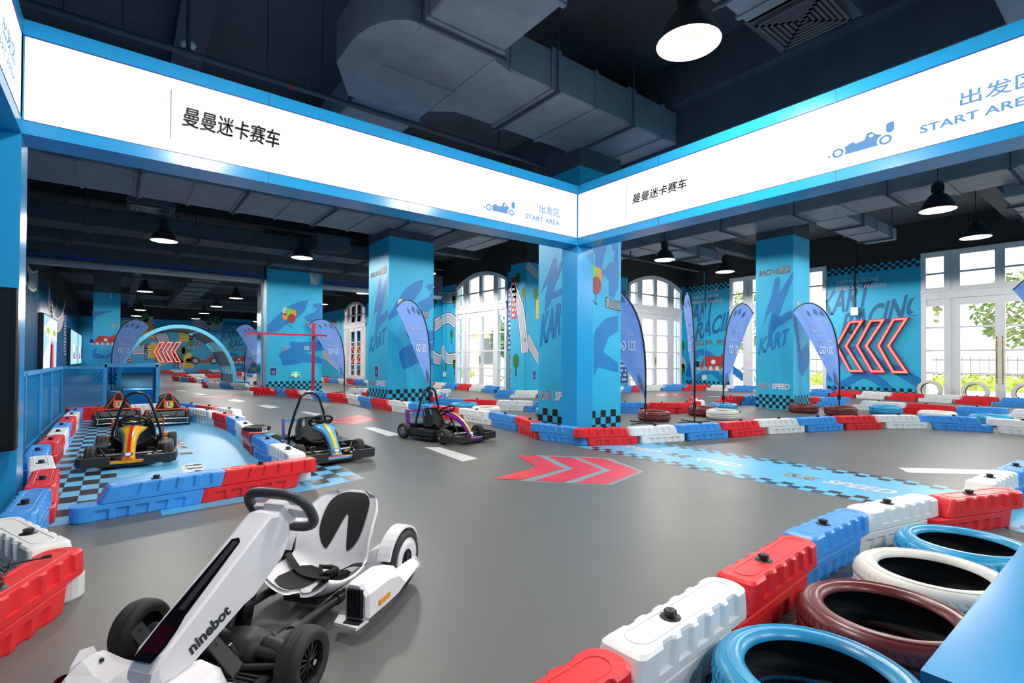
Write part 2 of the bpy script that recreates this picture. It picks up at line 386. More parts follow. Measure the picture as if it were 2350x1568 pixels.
wm.box((12.0,14.73,0), (12.9,15.6,HB), BLUE); wm.box((12.0,14.73,HB), (12.9,15.6,HC), WDARK)
wm.box((12.0,22.5,0), (12.9,24.2,HB), BLUE); wm.box((12.0,22.5,HB), (12.9,24.2,HC), WDARK)
fp = FX(12.0)
m_house(wm, fr, 16.2, 2.6, .35, 2.2, REDM); m_house(wm, fr, 16.65, 1.7, .3, 2.9, NAVY); m_house(wm, fr, 16.35, .1, .5, 1.5, REDM); m_bottle(wm, fr, 15.9, 1.4, 1.1); m_tree(wm, fr, 16.6, 1.9, 1.2)
m_road(wm, fp, [(15.5,4.2),(15.0,3.2),(14.8,2.2),(14.72,1.6)], .2); m_house(wm, fp, 15.25, 2.9, .3, 1.6, REDM); m_tree(wm, fp, 15.15, 4.0, 1); m_tree(wm, fp, 15.25, .7, 1.3); m_tree(wm, fp, 14.8, 3.4, 1)
m_road(wm, fr, [(22.5,4.5),(21.8,4.4),(21.1,4.4)], .25); m_road(wm, fr, [(22.5,3.3),(21.8,3.4),(21.1,3.1)], .25); m_road(wm, fr, [(22.5,1.9),(21.9,1.4),(21.1,1.4)], .25)
for u, v, s in ((21.3,3.8,1),(21.5,2.1,1.1),(22.1,.5,1),(21.2,.6,1.1)): m_tree(wm, fr, u, v, s)
fq = FY(22.5); m_house(wm, fq, 12.1, 1.9, .4, 1.5, NAVY); m_road(wm, fq, [(12.0,2.0),(12.4,1.5),(12.9,1.3)], .25); m_road(wm, fq, [(12.3,2.9),(12.9,3.3)], .25); m_tree(wm, fq, 12.5, 3.9, 1)
for u, v, s in ((37.2,3.5,1.2),(37.6,1.0,1.2),(39.5,1.4,1.4),(40.6,3.6,1.2),(31.2,1.1,1.2),(29.4,3.4,1.2)): m_tree(wm, fr, u, v, s)
m_house(wm, fr, 38.3, 2.9, .9, 1.4, NAVY); m_bottle(wm, fr, 40.2, 1.8, 2.0); m_house(wm, fr, 41.5, 1.2, .8, 2.2, NAVY); m_road(wm, fr, [(43,1.9),(40.5,1.6),(38,.9),(36.5,.8)], .3)
struct(wm, 'wall_middle')
wf = MB(); fr = FY(58)
wallseg(wf, fr, -2.7, 12.9, 0, HC, low=BLUE)
m_road(wf, fr, [(.2,4.4),(1.6,4.6),(2.6,4.9)], .35); m_road(wf, fr, [(5.685,4.891),(6.411,4.716),(7.149,4.537),(8.216,4.55)], .35)
m_road(wf, fr, [(1.043,2.073),(1.846,2.12),(2.503,1.997),(2.949,1.733),(3.29,1.192),(3.52,0.784)], .4); m_road(wf, fr, [(2.87,3.9),(3.267,3.371),(3.5,2.696),(3.791,2.017),(4.372,1.267),(5.197,0.506)], .4)
for px in [(1.367,4.105),(1.959,4.265),(1.656,2.217),(2.791,0.919),(5.5,2.675),(5.507,1.975),(4.808,1.235),(5.101,1.237),(4.787,0.438),(7.06,4.176),(7.713,4.275),(3.241,3.234)]: m_tree(wf, fr, px[0], px[1], 1.9)
for a, b in ([(1.91,1.185),(2.358,2.701)], [(4.15,0.44),(4.598,1.788)], [(5.257,3.193),(5.726,3.804)], [(5.92,2.473),(6.364,3.297)]): m_house(wf, fr, a[0], a[1], b[0]-a[0], b[1]-a[1], NAVY)
for a, b in ([(2.381,3.106),(2.816,3.762)], [(0.633,0.981),(0.971,1.378)]): m_house(wf, fr, a[0], a[1], b[0]-a[0], b[1]-a[1], REDM)
for px in [(2.592,1.391),(4.994,2.976),(5.375,0.4),(2.161,3.233)]: m_bottle(wf, fr, px[0], px[1], 2.0)
# side view of a painted red kart
kx, kz = [(6.447,1.209)][0]
K = lambda L: [(kx+a*1.05, kz+b*1.05) for a, b in L]
decal(wf, fr, K([(-1.25,-.25),(-1.1,-.3),(1.3,-.3),(1.4,.5),(.9,.55),(.3,-.05),(-.4,.1),(-.5,.4),(-1.2,.05)]), REDM, .006)
for a in (-.5, 1.05): disc(wf, fr, kx+a, kz-.1, .36, .36, BLACK, .009); disc(wf, fr, kx+a, kz-.1, .2, .2, GREYR, .011)
text(wf, fr, '曼曼迷卡赛车', *[v for p in zip(*[(5.238,2.25),(6.433,2.52)]) for v in p], PINKW, .008, .03, .1)
wf.box((8.2,57.5,0), (10.75,58,5.35), BLUE); fq = FY(57.5)
arts(wf, fq, 1, 8.2, u0=8.25, u1=10.7); m_house(wf, fr, 10.9, 3.3, .9, 2.0, NAVY); m_bottle(wf, fr, 11.2, .3, 1.8); m_road(wf, fr, [(10.8,1.9),(12.0,.9),(12.9,.2)], .35); m_tree(wf, fr, 11.1, 2.3, 1.6)
struct(wf, 'wall_far')
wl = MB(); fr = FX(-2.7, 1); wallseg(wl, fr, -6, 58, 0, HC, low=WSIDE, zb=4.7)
for u, v, s in ((26,3.5,1.5),(29,3.4,1.5),(33,4,1.6),(37,3.6,1.6)): m_tree(wl, fr, u, v, s)
m_road(wl, fr, [(24,4.6),(27,4.3),(29,4.6)], .4); m_road(wl, fr, [(33,4.5),(36,3.2),(40,3.4),(43,4.6)], .4); m_house(wl, fr, 34, 2.4, 1.2, 2, NAVY); m_house(wl, fr, 42, 1.4, 2, 3, NAVY)
struct(wl, 'wall_left')
wq = MB(); fr = FY(-6, 1); wallseg(wq, fr, -2.7, 22.3, 0, HC); struct(wq, 'wall_front')

# ---------------------------------------------------------------- windows and doors
def french(name, fr, u0, u1, arch=None, pulls=None):
    t = 5.14 if arch is None else arch[1]
    root = empty(name); root['kind'] = 'structure'
    f = MB(); k = (u1-u0)/4.04; mid = (u0+u1)/2; ep = [0.]
    def nx(): ep[0] += .0011; return ep[0]
    def bar(a, b, c_, d, d0=-.14, d1=-.02):
        d1 += nx(); d0 += ep[0]; f.prism([(a,c_),(b,c_),(b,d),(a,d)], fr, d0, d1, WHITEW)
    top = (lambda u: t) if arch is None else (lambda u: arch[0]+(arch[1]-arch[0])*(1-((u-mid)/((u1-u0)/2))**2))
    def vbar(o0, o1, z0=0, z1=None, d1=-.02):
        d1 -= nx()
        for s_ in (-1, 1):
            a, b = sorted((mid+s_*(2.02-o0)*k, mid+s_*(2.02-o1)*k))
            if z1 is not None: f.prism([(a,z0),(b,z0),(b,z1),(a,z1)], fr, -.14, d1, WHITEW)
            else: f.prism([(a,z0),(b,z0),(b,top(b)),(a,top(a))], fr, -.14, d1, WHITEW)
    vbar(0, .14, d1=.04); vbar(.63, .8, d1=.03); vbar(.8, 1.04); vbar(1.9, 2.02); vbar(1.99, 2.02, d1=.0)
    n = 18; xs = [u0+(u1-u0)*i/n for i in range(n+1)]
    for i in range(n):
        a, b = xs[i], xs[i+1]
        f.prism([(a,top(a)-.17),(b,top(b)-.17),(b,top(b)),(a,top(a))], fr, -.14, .0, WHITEW); f.prism([(a,top(a)-.07),(b,top(b)-.07),(b,top(b)),(a,top(a))], fr, 0, .06, WHITEW)
    bar(u0, u1, 4.36, 4.42); bar(u0, u1, 3.27, 3.9); bar(u0, u1, 3.5, 3.8, -.02, .05); bar(u0, u1, 3.74, 3.8, .05, .09)
    for z in (2.49, 1.70, .93): bar(u0, u1, z, z+.06)
    bar(u0, u1, 0, .22)
    f.build('window_frame', root)
    g = MB()
    for i in range(n):
        a, b = xs[i], xs[i+1]; g.poly([fr(a,.1,-.08), fr(b,.1,-.08), fr(b,top(b)-.05,-.08), fr(a,top(a)-.05,-.08)], GLASS)
    g.build('glass', root)
    if pulls == 'tall':
        for s_ in (-1, 1):
            h = MB(); u = mid+s_*.075
            P = lambda z, d: fr(u, z, d)
            h.tube([P(.95,.08), P(1.9,.08)], .02, BRASS); 
            for z, r in ((.66,.02),(.70,.032),(.76,.018),(.86,.036),(.95,.03),(1.9,.03),(1.98,.036),(2.06,.018),(2.13,.032),(2.19,.012)):
                h.lathe([(r*.5,-.02),(r,0),(r*.5,.02)], BRASS, P(z,.08), seg=10)
            h.tube([P(.68,.08), P(2.17,.08)], .014, BRASS); h.tube([P(.9,-.02), P(.9,.08)], .014, BRASS); h.tube([P(1.94,-.02), P(1.94,.08)], .014, BRASS)
            tag(h.build('door_handle', root), 'polished brass pull handle')
    elif pulls == 'lever':
        h = MB(); h.prism([(mid-.03,1.15),(mid+.03,1.15),(mid+.03,1.5),(mid-.03,1.5)], fr, -.02, .0, BRASS); h.tube([fr(mid,1.38,0), fr(mid,1.38,.07), fr(mid-.16,1.38,.07)], .015, BRASS)
        tag(h.build('door_handle', root), 'brass lever handle')
    return root
french('door_1', FX(22.3), 1.28, 5.32, None, 'tall'); french('door_2', FX(22.3), 8.34, 12.38, None, 'lever')
french('window_1', FY(14.7), 17.9, 21.9, (4.8,5.3), 'lever'); french('window_2', FX(12.9), 17.0, 21.06, (4.8,5.3), 'lever'); french('window_3', FX(12.9), 32.4, 36.44, (4.8,5.3))

# ---------------------------------------------------------------- outside
g = MB(); PAVE = mat('pale paving', (222, 212, 200), .8, var=.08, scale=.8); g.box((22.7,-40,-.3), (90,90,-.05), PAVE); g.box((13.3,15.1,-.3), (22.7,90,-.05), PAVE)
for y in range(-30, 60, 6): g.box((30,y,-.05), (30.2,y+6,.06), WHITEW)
struct(g, 'ground')
STONE = mat('cream stone', (232, 210, 188), .8, var=.05, scale=.6)
bl = empty('building', (0,0,0), 0, 'cream stone building seen outside through the arched doors', 'building')
b = MB(); b.box((15.5,46,0), (34,60,11), STONE); b.box((25,24,0), (33,46,10), STONE)
for y in (26,32,38,44): b.box((24.7,y,0), (25,y+.8,10), STONE)
b.box((24.5,24,9.5), (33,46,10.2), STONE); b.box((24.8,24,3.6), (25,46,3.8), STONE); b.build('facade', bl)
for y in (28,34,40):
    q = MB(); q.box((24.9,y,1), (24.97,y+2.4,3.2), mat('dark window pane', (90,100,110), .2)); q.build('window', bl)
b = MB(); b.box((23.6,5.5,-.05), (24.5,6.3,9), STONE); b.box((23.45,5.4,4.6), (24.6,6.4,4.8), STONE); b.box((23.45,5.4,-.05),(24.6,6.4,.5), STONE)
tag(b.build('stone_column'), 'cream stone porch column outside the left edge of the tall double doors', 'column')
LEAF = mat('tree leaves', (118, 140, 84), .7, var=.35, scale=3); LEAF2 = mat('hedge leaves', (150, 168, 70), .7, var=.35, scale=4); BARK = mat('tree bark', (120, 96, 76), .9, var=.2)
def leafcloud(mb, cx, cy, cz, rx, ry, rz_, n, size, m):
    for _ in range(n):
        while True:
            a, b_, c_ = (random.uniform(-1,1) for _ in range(3))
            if .25 < a*a+b_*b_+c_*c_ < 1: break
        p = Vector((cx+a*rx, cy+b_*ry, cz+c_*rz_)); n1 = Vector([random.gauss(0,1) for _ in range(3)]).normalized(); n2 = n1.orthogonal().normalized()
        s_ = size*random.uniform(.6,1.3); n3 = n1.cross(n2)
        mb.add([p-n2*s_, p+n3*s_*.6, p+n2*s_, p-n3*s_*.6], [(0,1,2,3)], m)
def tree(x, y, h, label):
    r = empty('street_tree', (x,y,-.05), random.uniform(0,6), label, 'tree', 'trees outside the glass doors')
    t_ = MB(); t_.tube([(0,0,0),(.1,0,h*.3),(0,.1,h*.6),(.1,.1,h*.85)], [.2,.16,.1,.04], BARK)
    for a in range(5): t_.tube([(0,.05,h*.4+a*.3), (math.cos(a*1.3)*h*.25, math.sin(a*1.3)*h*.25, h*.6+a*.3)], [.06,.02], BARK)
    for a in range(3): t_.tube([(.05,0,h*.25), (math.cos(a*2.1)*1.1, math.sin(a*2.1)*1.1, 0)], .04, BARK)
    t_.build('trunk', r)
    l = MB(); leafcloud(l, 0, 0, h*.68, h*.38, h*.38, h*.34, 1500, .17, LEAF); l.build('crown', r)
tree(33, 9.5, 6.5, 'leafy tree outside, seen in the left pane of the tall double doors'); tree(36, 4.2, 6.0, 'leafy tree outside, seen behind the brass door handles')
tree(34, 17.5, 6.2, 'leafy tree outside, seen past the pillar with large lettering')
tree(19.2, 24.5, 4.0, 'small tree outside the arched doors right of the racing murals')
for x0, y0, x1, y1, lb in ((31,-8,32,14,'clipped yellow green hedge along the road outside the tall double doors'), (18.5,33,22,34,'low hedge outside the arched doors left of the booth column'), (19,17.5,22,18.3,'low hedge right outside the arched doors of the back wall')):
    h = MB(); 
    for i in range(int(max(x1-x0, y1-y0)*2)):
        f_ = (i+.5)/int(max(x1-x0, y1-y0)*2); leafcloud(h, x0+(x1-x0)*(f_ if x1-x0 > y1-y0 else .5), y0+(y1-y0)*(f_ if y1-y0 > x1-x0 else .5), .35, .5, .5, .45, 70, .1, LEAF2)
    h.box((x0+.2,y0+.2,-.05), (x1-.2,y1-.2,.6), LEAF2); tag(h.build('hedge'), lb, 'hedge')
fn = MB(); IRON = mat('dark iron', (60,62,66), .5)
for i in range(60): fn.tube([(40,-8+i*.4,.4),(40,-8+i*.4,1.7)], .018, IRON, 5)
fn.tube([(40,-8,.6),(40,16,.6)], .03, IRON); fn.tube([(40,-8,1.5),(40,16,1.5)], .03, IRON); fn.box((39.9,-8,-.05),(40.3,16,.45), STONE)
tag(fn.build('iron_fence'), 'dark iron railing on a low wall beyond the trees outside', 'fence')

# ---------------------------------------------------------------- pillars
def pillar(x0, y0, x1, y1, h, art, k=1.):
    p = MB(); p.box((x0,y0,0), (x1,y1,h), BLUE); p.box((x0+.005,y0+.005,h), (x1-.005,y1-.005,HC), CEIL)
    art(p, FX(x0), FY(y0))
    if k != 1: p.v = [(a*k, b*k, min(HC, max(0, 1.3+(c_-1.3)*k))) for a, b, c_ in p.v]
    return struct(p, 'pillar')
def speed(p, fx, y0, w_, z=.55):   # reading towards -Y
    text(p, fx, '速度', y0-.06*w_, y0-.34*w_, z, z+.17, PINKW, .004, .03); rect(p, fx, y0-.395*w_, y0-.385*w_, z, z+.17, PINKW)
    text(p, fx, 'SPEED', y0-.44*w_, y0-.92*w_, z, z+.16, PINKW, .004, .04, .2)
def kart_words(p, fx, y0, w_):
    kx = lambda a: y0-a*w_
    decal(p, fx, [(kx(a), b) for a, b in [(.52,3.62),(.6,3.68),(.66,3.6),(.63,3.2),(.95,3.7),(1.0,3.75),(.98,3.55),(.72,2.85),(.62,2.55),(.95,2.72),(.98,2.5),(.6,2.28),(.5,2.15),(.38,1.85),(.3,1.6),(.33,1.9),(.36,2.3),(.46,2.75),(.3,2.62),(.2,2.3),(.3,2.8),(.44,3.2)]], BLUED, .003)
    text(p, fx, 'KART', kx(.06), kx(.92), 1.5, 1.95, BLUED, .004, .035, .3, slope=.3)
    text(p, fx, 'RACING曼曼', kx(.1), kx(.92), 3.72, 3.92, BLACK, .003, .03, .15, slope=.02); text(p, fx, 'RACING曼曼', kx(.11), kx(.91), 3.73, 3.91, PINKW, .005, .02, .15, slope=.02)
def art_left(p, fx, fy):
    kart_words(p, fx, 14.75, 1.42); speed(p, fx, 14.75, 1.42)
    for q in ([(5.953,2.386),(5.955,2.529),(6.178,2.946),(6.489,3.372),(6.81,3.587),(7.036,3.659),(6.976,3.38),(6.765,3.065),(6.493,2.824),(6.22,2.588)], [(7.142,3.515),(7.358,3.566),(7.363,2.884),(7.191,2.722),(7.027,2.263),(6.861,2.33),(6.818,2.55),(6.981,2.82),(6.815,2.957),(7.187,3.135),(7.313,3.335),(7.156,3.377)],
              [(6.5,2.057),(6.986,2.168),(7.369,2.184),(7.371,1.881),(6.989,1.777),(6.662,1.879),(6.541,1.948)], [(6.269,1.47),(6.385,1.653),(6.662,1.769),(6.99,1.665),(7.372,1.843),(7.374,1.597),(7.075,1.461),(7.376,1.332),(7.377,1.143),(6.829,1.217),(6.668,1.107),(6.429,1.035),(6.349,1.18)]):
        decal(p, fy, q, BLUED, .003)
    balloons(p, fy, 6.39, 2.78, .3)
    text(p, fy, '挑战自我', 6.78, 7.2, 2.57, 2.75, BLACK, .005, .045, .1, -.03); text(p, fy, '挑战自我', 6.79, 7.19, 2.58, 2.74, WHITE, .007, .025, .1, -.03)
    checks(p, fy, 5.97, 7.37, .12, 3, .117, BLACK); checks(p, fx, 13.35, 14.75, .12, 3, .117, BLACK)
pillar(5.95, 13.33, 7.37, 14.75, 4.77, art_left)
def art_booth(p, fx, fy):
    decal(p, fx, [(6.517,3.05),(6.496,3.075),(6.454,3.078),(6.426,3.045),(6.445,2.866),(6.452,2.819),(6.376,2.914),(6.294,3.015),(6.282,2.919),(6.402,2.689),(6.486,2.565),(6.513,2.491),(6.373,2.505),(6.28,2.542),(6.279,2.429),(6.4,2.393),(6.555,2.369),(6.569,2.322),(6.656,2.232),(6.714,2.164),(6.726,2.179),(6.707,2.295),(6.716,2.423),(6.701,2.49),(6.658,2.584),(6.63,2.658),(6.717,2.619),(6.828,2.503),(6.835,2.514),(6.762,2.644),(6.66,2.798),(6.574,2.942)], BLUED, .003)
    text(p, fx, 'KART', 6.85, 6.1, 1.55, 2.1, BLUED, .004, .035, .3, .3); speed(p, fx, 6.89, 1.0, .62)
    for q in ([(6.236,3.193),(6.581,3.28),(6.568,3.202),(6.526,3.13),(6.485,2.982),(6.451,2.884),(6.472,2.853),(6.541,2.866),(6.653,2.994),(6.767,3.017),(6.767,3.094),(6.81,3.206),(6.738,3.206),(6.723,3.319),(6.875,3.356),(6.879,2.584),(6.771,2.401),(6.656,2.411),(6.641,2.61),(6.655,2.659),(6.556,2.763),(6.528,2.77),(6.432,2.675),(6.336,2.721),(6.255,2.833),(6.294,2.903),(6.321,3.037)],
              [(6.264,1.695),(6.31,1.825),(6.561,2.032),(6.873,2.094),(6.874,1.826),(6.627,1.707),(6.5,1.454),(6.877,1.27),(6.878,1.114),(6.566,1.161),(6.375,1.205),(6.268,1.035)]):
        decal(p, fy, q, BLUED, .003)
    balloons(p, fy, 6.22, 2.62, .36)
    text(p, fy, '挑战自我', 6.55, 6.93, 2.22, 2.4, BLACK, .005, .045, .0, -.05); text(p, fy, '挑战自我', 6.56, 6.92, 2.23, 2.39, WHITE, .007, .025, .0, -.05)
    checks(p, fy, 5.93, 6.95, .12, 3, .128, BLACK, cv=.117); checks(p, fx, 5.87, 6.89, .12, 3, .128, BLACK, cv=.117)
pillar(5.93, 5.87, 6.95, 6.89, 4.5, art_booth, 1.05)
def art_right(p, fx, fy):
    kart_words(p, fx, 7.24, 1.02); speed(p, fx, 7.24, 1.02)
    decal(p, fy, [(14.6,2.4),(14.9,1.6),(15.4,1.9),(15.46,1.3),(15.0,.9),(14.75,1.1)], BLUED, .003)
    balloons(p, fy, 14.8, 2.75, .26); checks(p, fy, 14.44, 15.46, .02, 4, .093, BLACK); checks(p, fx, 6.22, 7.24, .02, 4, .093, BLACK)
pillar(14.44, 6.22, 15.46, 7.24, 4.77, art_right)
def art_far(p, fx, fy):
    for q in ([(-1.131,3.839),(-0.215,3.913),(-0.808,3.671),(-0.982,3.547),(-1.107,3.24)], [(-1.108,1.737),(-0.906,1.929),(-0.961,1.589),(-0.547,1.442),(0.031,1.949),(0.033,1.756),(-0.308,1.368),(-0.782,1.266),(-1.086,1.324)]): decal(p, fy, q, BLUED, .003)
    a = [(-0.555,2.126)][0]; m_kart(p, fy, a[0], a[1], .8); text(p, fy, '小曼曼', a[0]+.1, a[0]+.55, a[1]+.85, a[1]+1.05, PINKW, .005, .03)
    checks(p, fy, -1.1, .07, .1, 4, .117, BLACK)
pillar(-1.1, 35.6, .07, 36.8, 4.9, art_far)
def art_pier(p, fx, fy):
    for q in ([(4.427,2.277),(4.424,2.571),(4.831,3.016),(5.23,3.385),(5.557,3.561),(5.935,3.656),(5.812,3.251),(5.481,2.881),(5.075,2.601),(4.758,2.332)], [(6.107,3.514),(6.454,3.584),(6.463,2.666),(6.116,2.65),(5.901,2.772),(5.772,2.985),(6.154,3.184),(6.282,3.37),(6.109,3.381)],
              [(5.243,2.005),(5.572,1.971),(6.469,2.039),(6.472,1.681),(5.827,1.583),(6.475,1.346),(6.477,1.145),(5.789,1.188),(5.374,1.1),(5.01,1.058),(4.948,1.271),(4.846,1.483),(5.004,1.614),(5.286,1.748)]): decal(p, fy, q, BLUED, .003)
    balloons(p, fy, 5.2, 2.95, .42)
    text(p, fy, '挑战自我', 5.85, 6.45, 2.6, 2.82, BLACK, .005, .045, .1); text(p, fy, '挑战自我', 5.86, 6.44, 2.61, 2.81, WHITE, .007, .025, .1)
    checks(p, fy, 4.4, 6.48, .04, 4, .105, BLACK)
    decal(p, fy, [(5.95,4.76),(6.34,4.72),(6.32,4.3),(6.0,4.28)], SILV, .006); decal(p, fy, [(5.95,4.76),(6.02,4.3),(6.3,4.3)], WHITE, .02)
pr = pillar(4.4, 20.85, 6.48, 21.6, 4.74, art_pier)
m = MB(); m.box((4.3,20.8,0), (4.4,20.9,4.3), STEEL); m.box((4.22,20.86,0), (4.3,21.5,4.3), CHROME)
tag(m.build('shutter_guide', pr), 'chrome edge strip')

# ---------------------------------------------------------------- signs and fittings on walls
def plate(name, fr, u0, u1, v0, v1, m, label, cat, lines=0, group=None, d=.02):
    b_ = MB(); b_.prism([(u0,v0),(u1,v0),(u1,v1),(u0,v1)], fr, .001, d, SILV); e = .06*(u1-u0)
    rect(b_, fr, u0+e, u1-e, v0+abs(e), v1-abs(e), m, d+.002)
    for k in range(lines): rect(b_, fr, u0+(u1-u0)*.3, u0+(u1-u0)*.7, v0+(v1-v0)*(.3+.17*k), v0+(v1-v0)*(.36+.17*k), PINKW, d+.004)
    return tag(b_.build(name), label, cat, group)
a, b_ = [(4.539,0.679),(4.791,0.994)]; plate('notice_plate', FY(20.85), a[0], b_[0], a[1], b_[1], NAVY, 'dark blue notice plate low on the wide blue pier', 'sign', 2)
a, b_ = [(14.219,0.798),(13.931,1.146)]; plate('notice_plate', FX(5.95), a[0], b_[0], a[1], b_[1], NAVY, 'narrow dark notice plate on the left side of the pillar with balloons', 'sign', 2)
a, b_ = [(12.37,0.587),(12.513,0.925)]; plate('notice_plate', FY(14.7), a[0], b_[0], a[1], b_[1], NAVY, 'grey notice plate at the corner beside the booth pillar', 'sign', 2)
a, b_ = [(10.98,0.524),(11.37,0.973)]; plate('notice_plate', FY(58), a[0], b_[0], a[1], b_[1], NAVY, 'grey blue notice plate at the far wall left of the pier', 'sign', 2)
a, b_ = [(5.277,0.617),(5.634,0.795)]; ex = plate('exit_sign', FY(20.85), a[0], b_[0], a[1], b_[1], mat('exit sign grey', (110,132,128), .4), 'green lit exit sign with arrow low on the wide blue pier', 'exit sign', d=.05)
es = MB(); q = FY(20.85); u, v = a[0], (a[1]+b_[1])/2; w_ = b_[0]-a[0]
decal(es, q, [(u+.08*w_,v),(u+.2*w_,v+.07),(u+.2*w_,v+.025),(u+.38*w_,v+.025),(u+.38*w_,v-.025),(u+.2*w_,v-.025),(u+.2*w_,v-.07)], EXITG, .056); rect(es, q, u+.4*w_, u+.66*w_, v-.1, v+.1, EXITG, .056)
decal(es, q, [(u+.92*w_,v),(u+.84*w_,v+.05),(u+.84*w_,v+.02),(u+.68*w_,v+.02),(u+.68*w_,v-.02),(u+.84*w_,v-.02),(u+.84*w_,v-.05)], EXITG, .056)
es.build('lit_symbol', ex)
for i, (p0, p1, s_) in enumerate(((1755,715,'left'), (1950,715,'right'))):
    pass
for (a, b_), s_ in (([(4.972,1.664),(5.156,1.809)], 'left'), ([(5.784,1.678),(5.965,1.827)], 'right')):
    plate('wall_plate', FY(20.85), a[0], b_[0], a[1], b_[1], STEEL, f'small grey plate on the wide pier, {s_} one of two below the balloons', 'wall plate')
def conduit(fr, u, z0, z1, lab, box=True, m=None):
    c_ = MB(); m = m or PIPE; c_.tube([fr(u,z1,.03), fr(u,z0,.03)], .025, m, 8)
    if box: c_.prism([(u-.1,z0-.12),(u+.1,z0-.12),(u+.1,z0+.12),(u-.1,z0+.12)], fr, .0, .07, WHITEW)
    return tag(c_.build('conduit_pipe'), lab, 'conduit pipe')
conduit(FX(22.3), 13.66, .55, 5.6, 'thin conduit down the slogan wall left of the tall windows, socket at its foot', m=BLUE)
conduit(FX(22.3), 7.35, 3.3, 5.8, 'thin conduit down the wall above the big red neon arrows')
conduit(FX(12.9), 22.1, .6, 4.6, 'pale conduit with socket in the mural corner left of the arched doors', m=BLUE)
s_ = MB(); s_.prism([(7.2,3.1),(7.45,3.1),(7.45,3.4),(7.2,3.4)], FX(22.3), .02, .14, STEEL); s_.tube([FX(22.3)(7.3,3.1,.08), FX(22.3)(7.25,2.95,.1)], .012, BLACK)
tag(s_.build('power_box'), 'small grey power box above the big red neon arrows', 'power box')
CAMW = mat('camera housing', (200,204,208), .4)
def cctv(p, lab, d=(0,-1)):
    r = empty('security_camera', p, math.atan2(d[1], d[0]), lab, 'security camera')
    b_ = MB(); b_.tube([(0,0,.16),(0,0,.03),(.06,0,0)], .018, CAMW); b_.cyl((0,0,.16), .05, .03, CAMW); b_.build('bracket', r)
    b_ = MB(); b_.lathe([(.0,-.12),(.05,-.12),(.055,0),(.05,.14),(.045,.14),(.0,.12)], CAMW, (.08,0,-.01), 'X', 12); b_.build('camera_body', r)
cctv((22.26,12.95,4.7), 'security camera under the black wall above the slogan mural', (-1,0))
cctv((-.35,35.5,4.7), 'security camera at the top of the far left pillar', (0,-1)); cctv((3.2,57.9,4.7), 'security camera high on the far mural wall', (0,-1))
# ---------------------------------------------------------------- start booth: lit fascia on columns
bt = empty('booth_canopy', (5.806,5.796,0), 0, 'blue start booth canopy with lit white fascia and square blue columns', 'booth canopy')
OB = Vector((5.806,5.796,0))
class LM(MB):        # vertices given in room coordinates, stored relative to the booth corner
    def build(s, name, parent=None):
        s.v = [tuple(Vector((v[0]*1.05, v[1]*1.05, max(0, 1.3+(v[2]-1.3)*1.05)))-OB) for v in s.v]; return MB.build(s, name, parent)
def beam(fr, u0, u1, name):
    b = LM(); b.prism([(u0,3.07),(u1,3.07),(u1,3.98),(u0,3.98)], fr, -.34, -.015, BLUEF)
    b.prism([(u0,3.07),(u1,3.07),(u1,3.175),(u0,3.175)], fr, -.015, 0, BLUEF); b.prism([(u0,3.855),(u1,3.855),(u1,3.98),(u0,3.98)], fr, -.015, 0, BLUEF)
    for z in (3.175, 3.85): b.prism([(u0,z),(u1,z),(u1,z+.006),(u0,z+.006)], fr, -.015, .002, NAVY)
    for k in range(1, 4):
        u = u0+(u1-u0)*k/4+.25
        for z in (3.07, 3.855): b.prism([(u,z),(u+.006,z),(u+.006,z+.11),(u,z+.11)], fr, 0, .0015, NAVY)
    return b.build(name, bt)
frL, frR, frS = FY(5.52), FX(5.53), FX(-.62, 1)
beam(frL, -.62, 5.53, 'fascia_frame'); beam(frR, -2.4, 5.86, 'fascia_frame'); beam(frS, -2.4, 5.86, 'fascia_frame')
def panel(fr, u0, u1):
    b = LM(); rect(b, fr, u0, u1, 3.183, 3.848, LIT, -.008); return b.build('light_panel', bt)
CAR = lambda X: X
p = LM(); fr = frL; rect(p, fr, -.61, 5.52, 3.183, 3.848, LIT, -.008)
rect(p, fr, .35, .356, 3.29, 3.74, NAVY, .0); text(p, fr, '曼曼迷卡赛车', .44, 1.275, 3.44, 3.62, NAVYT, .0, .03, .15)
def car(p, fr, u0, w_, v, h, sg):
    U = lambda a, b: (u0+sg*a*w_, v+b*h)
    decal(p, fr, [U(0,.13),(U(.1,.3)),U(.1,.1)], LITB, 0)
    decal(p, fr, [U(.28,.05),U(.27,.4),U(.4,.58),U(.45,.45),U(.58,.5),U(.62,.78),U(.68,.82),U(.75,.62),U(.84,.5),U(.8,.05)], LITB, 0)
    decal(p, fr, [U(.89,.6),U(.89,.92),U(.92,1),U(.98,1),U(1,.95),U(1,.6),U(.95,.5)], LITB, 0)
    disc(p, fr, *U(.68,.62), .035*w_, .08*h, LIT, .001)
    for a in (.18, .88):
        disc(p, fr, *U(a,.22), .12*w_, .3*h, LIT, .001, 24); disc(p, fr, *U(a,.22), .09*w_, .225*h, LITB, .002, 24); disc(p, fr, *U(a,.22), .055*w_, .14*h, LIT, .003, 24)
car(p, fr, 3.775, .535, 3.295, .19, 1)
text(p, fr, '出发区', 4.76, 5.15, 3.43, 3.55, LITB, 0, .012); text(p, fr, 'START AREA', 4.495, 5.155, 3.3, 3.37, LITB, 0, .012)
p.build('light_panel', bt)
p = LM(); fr = frR; rect(p, fr, -2.39, 5.52, 3.183, 3.848, LIT, -.008)
rect(p, fr, 4.572, 4.578, 3.3, 3.74, NAVY, 0); text(p, fr, '曼曼迷卡赛车', 4.475, 3.635, 3.45, 3.575, NAVYT, 0, .02, .15)
car(p, fr, 2.066, .555, 3.3, .19, -1)
text(p, fr, '出发区', 1.055, .58, 3.44, 3.56, LITB, 0, .02); text(p, fr, 'START AREA', 1.325, .575, 3.305, 3.375, LITB, 0, .02)
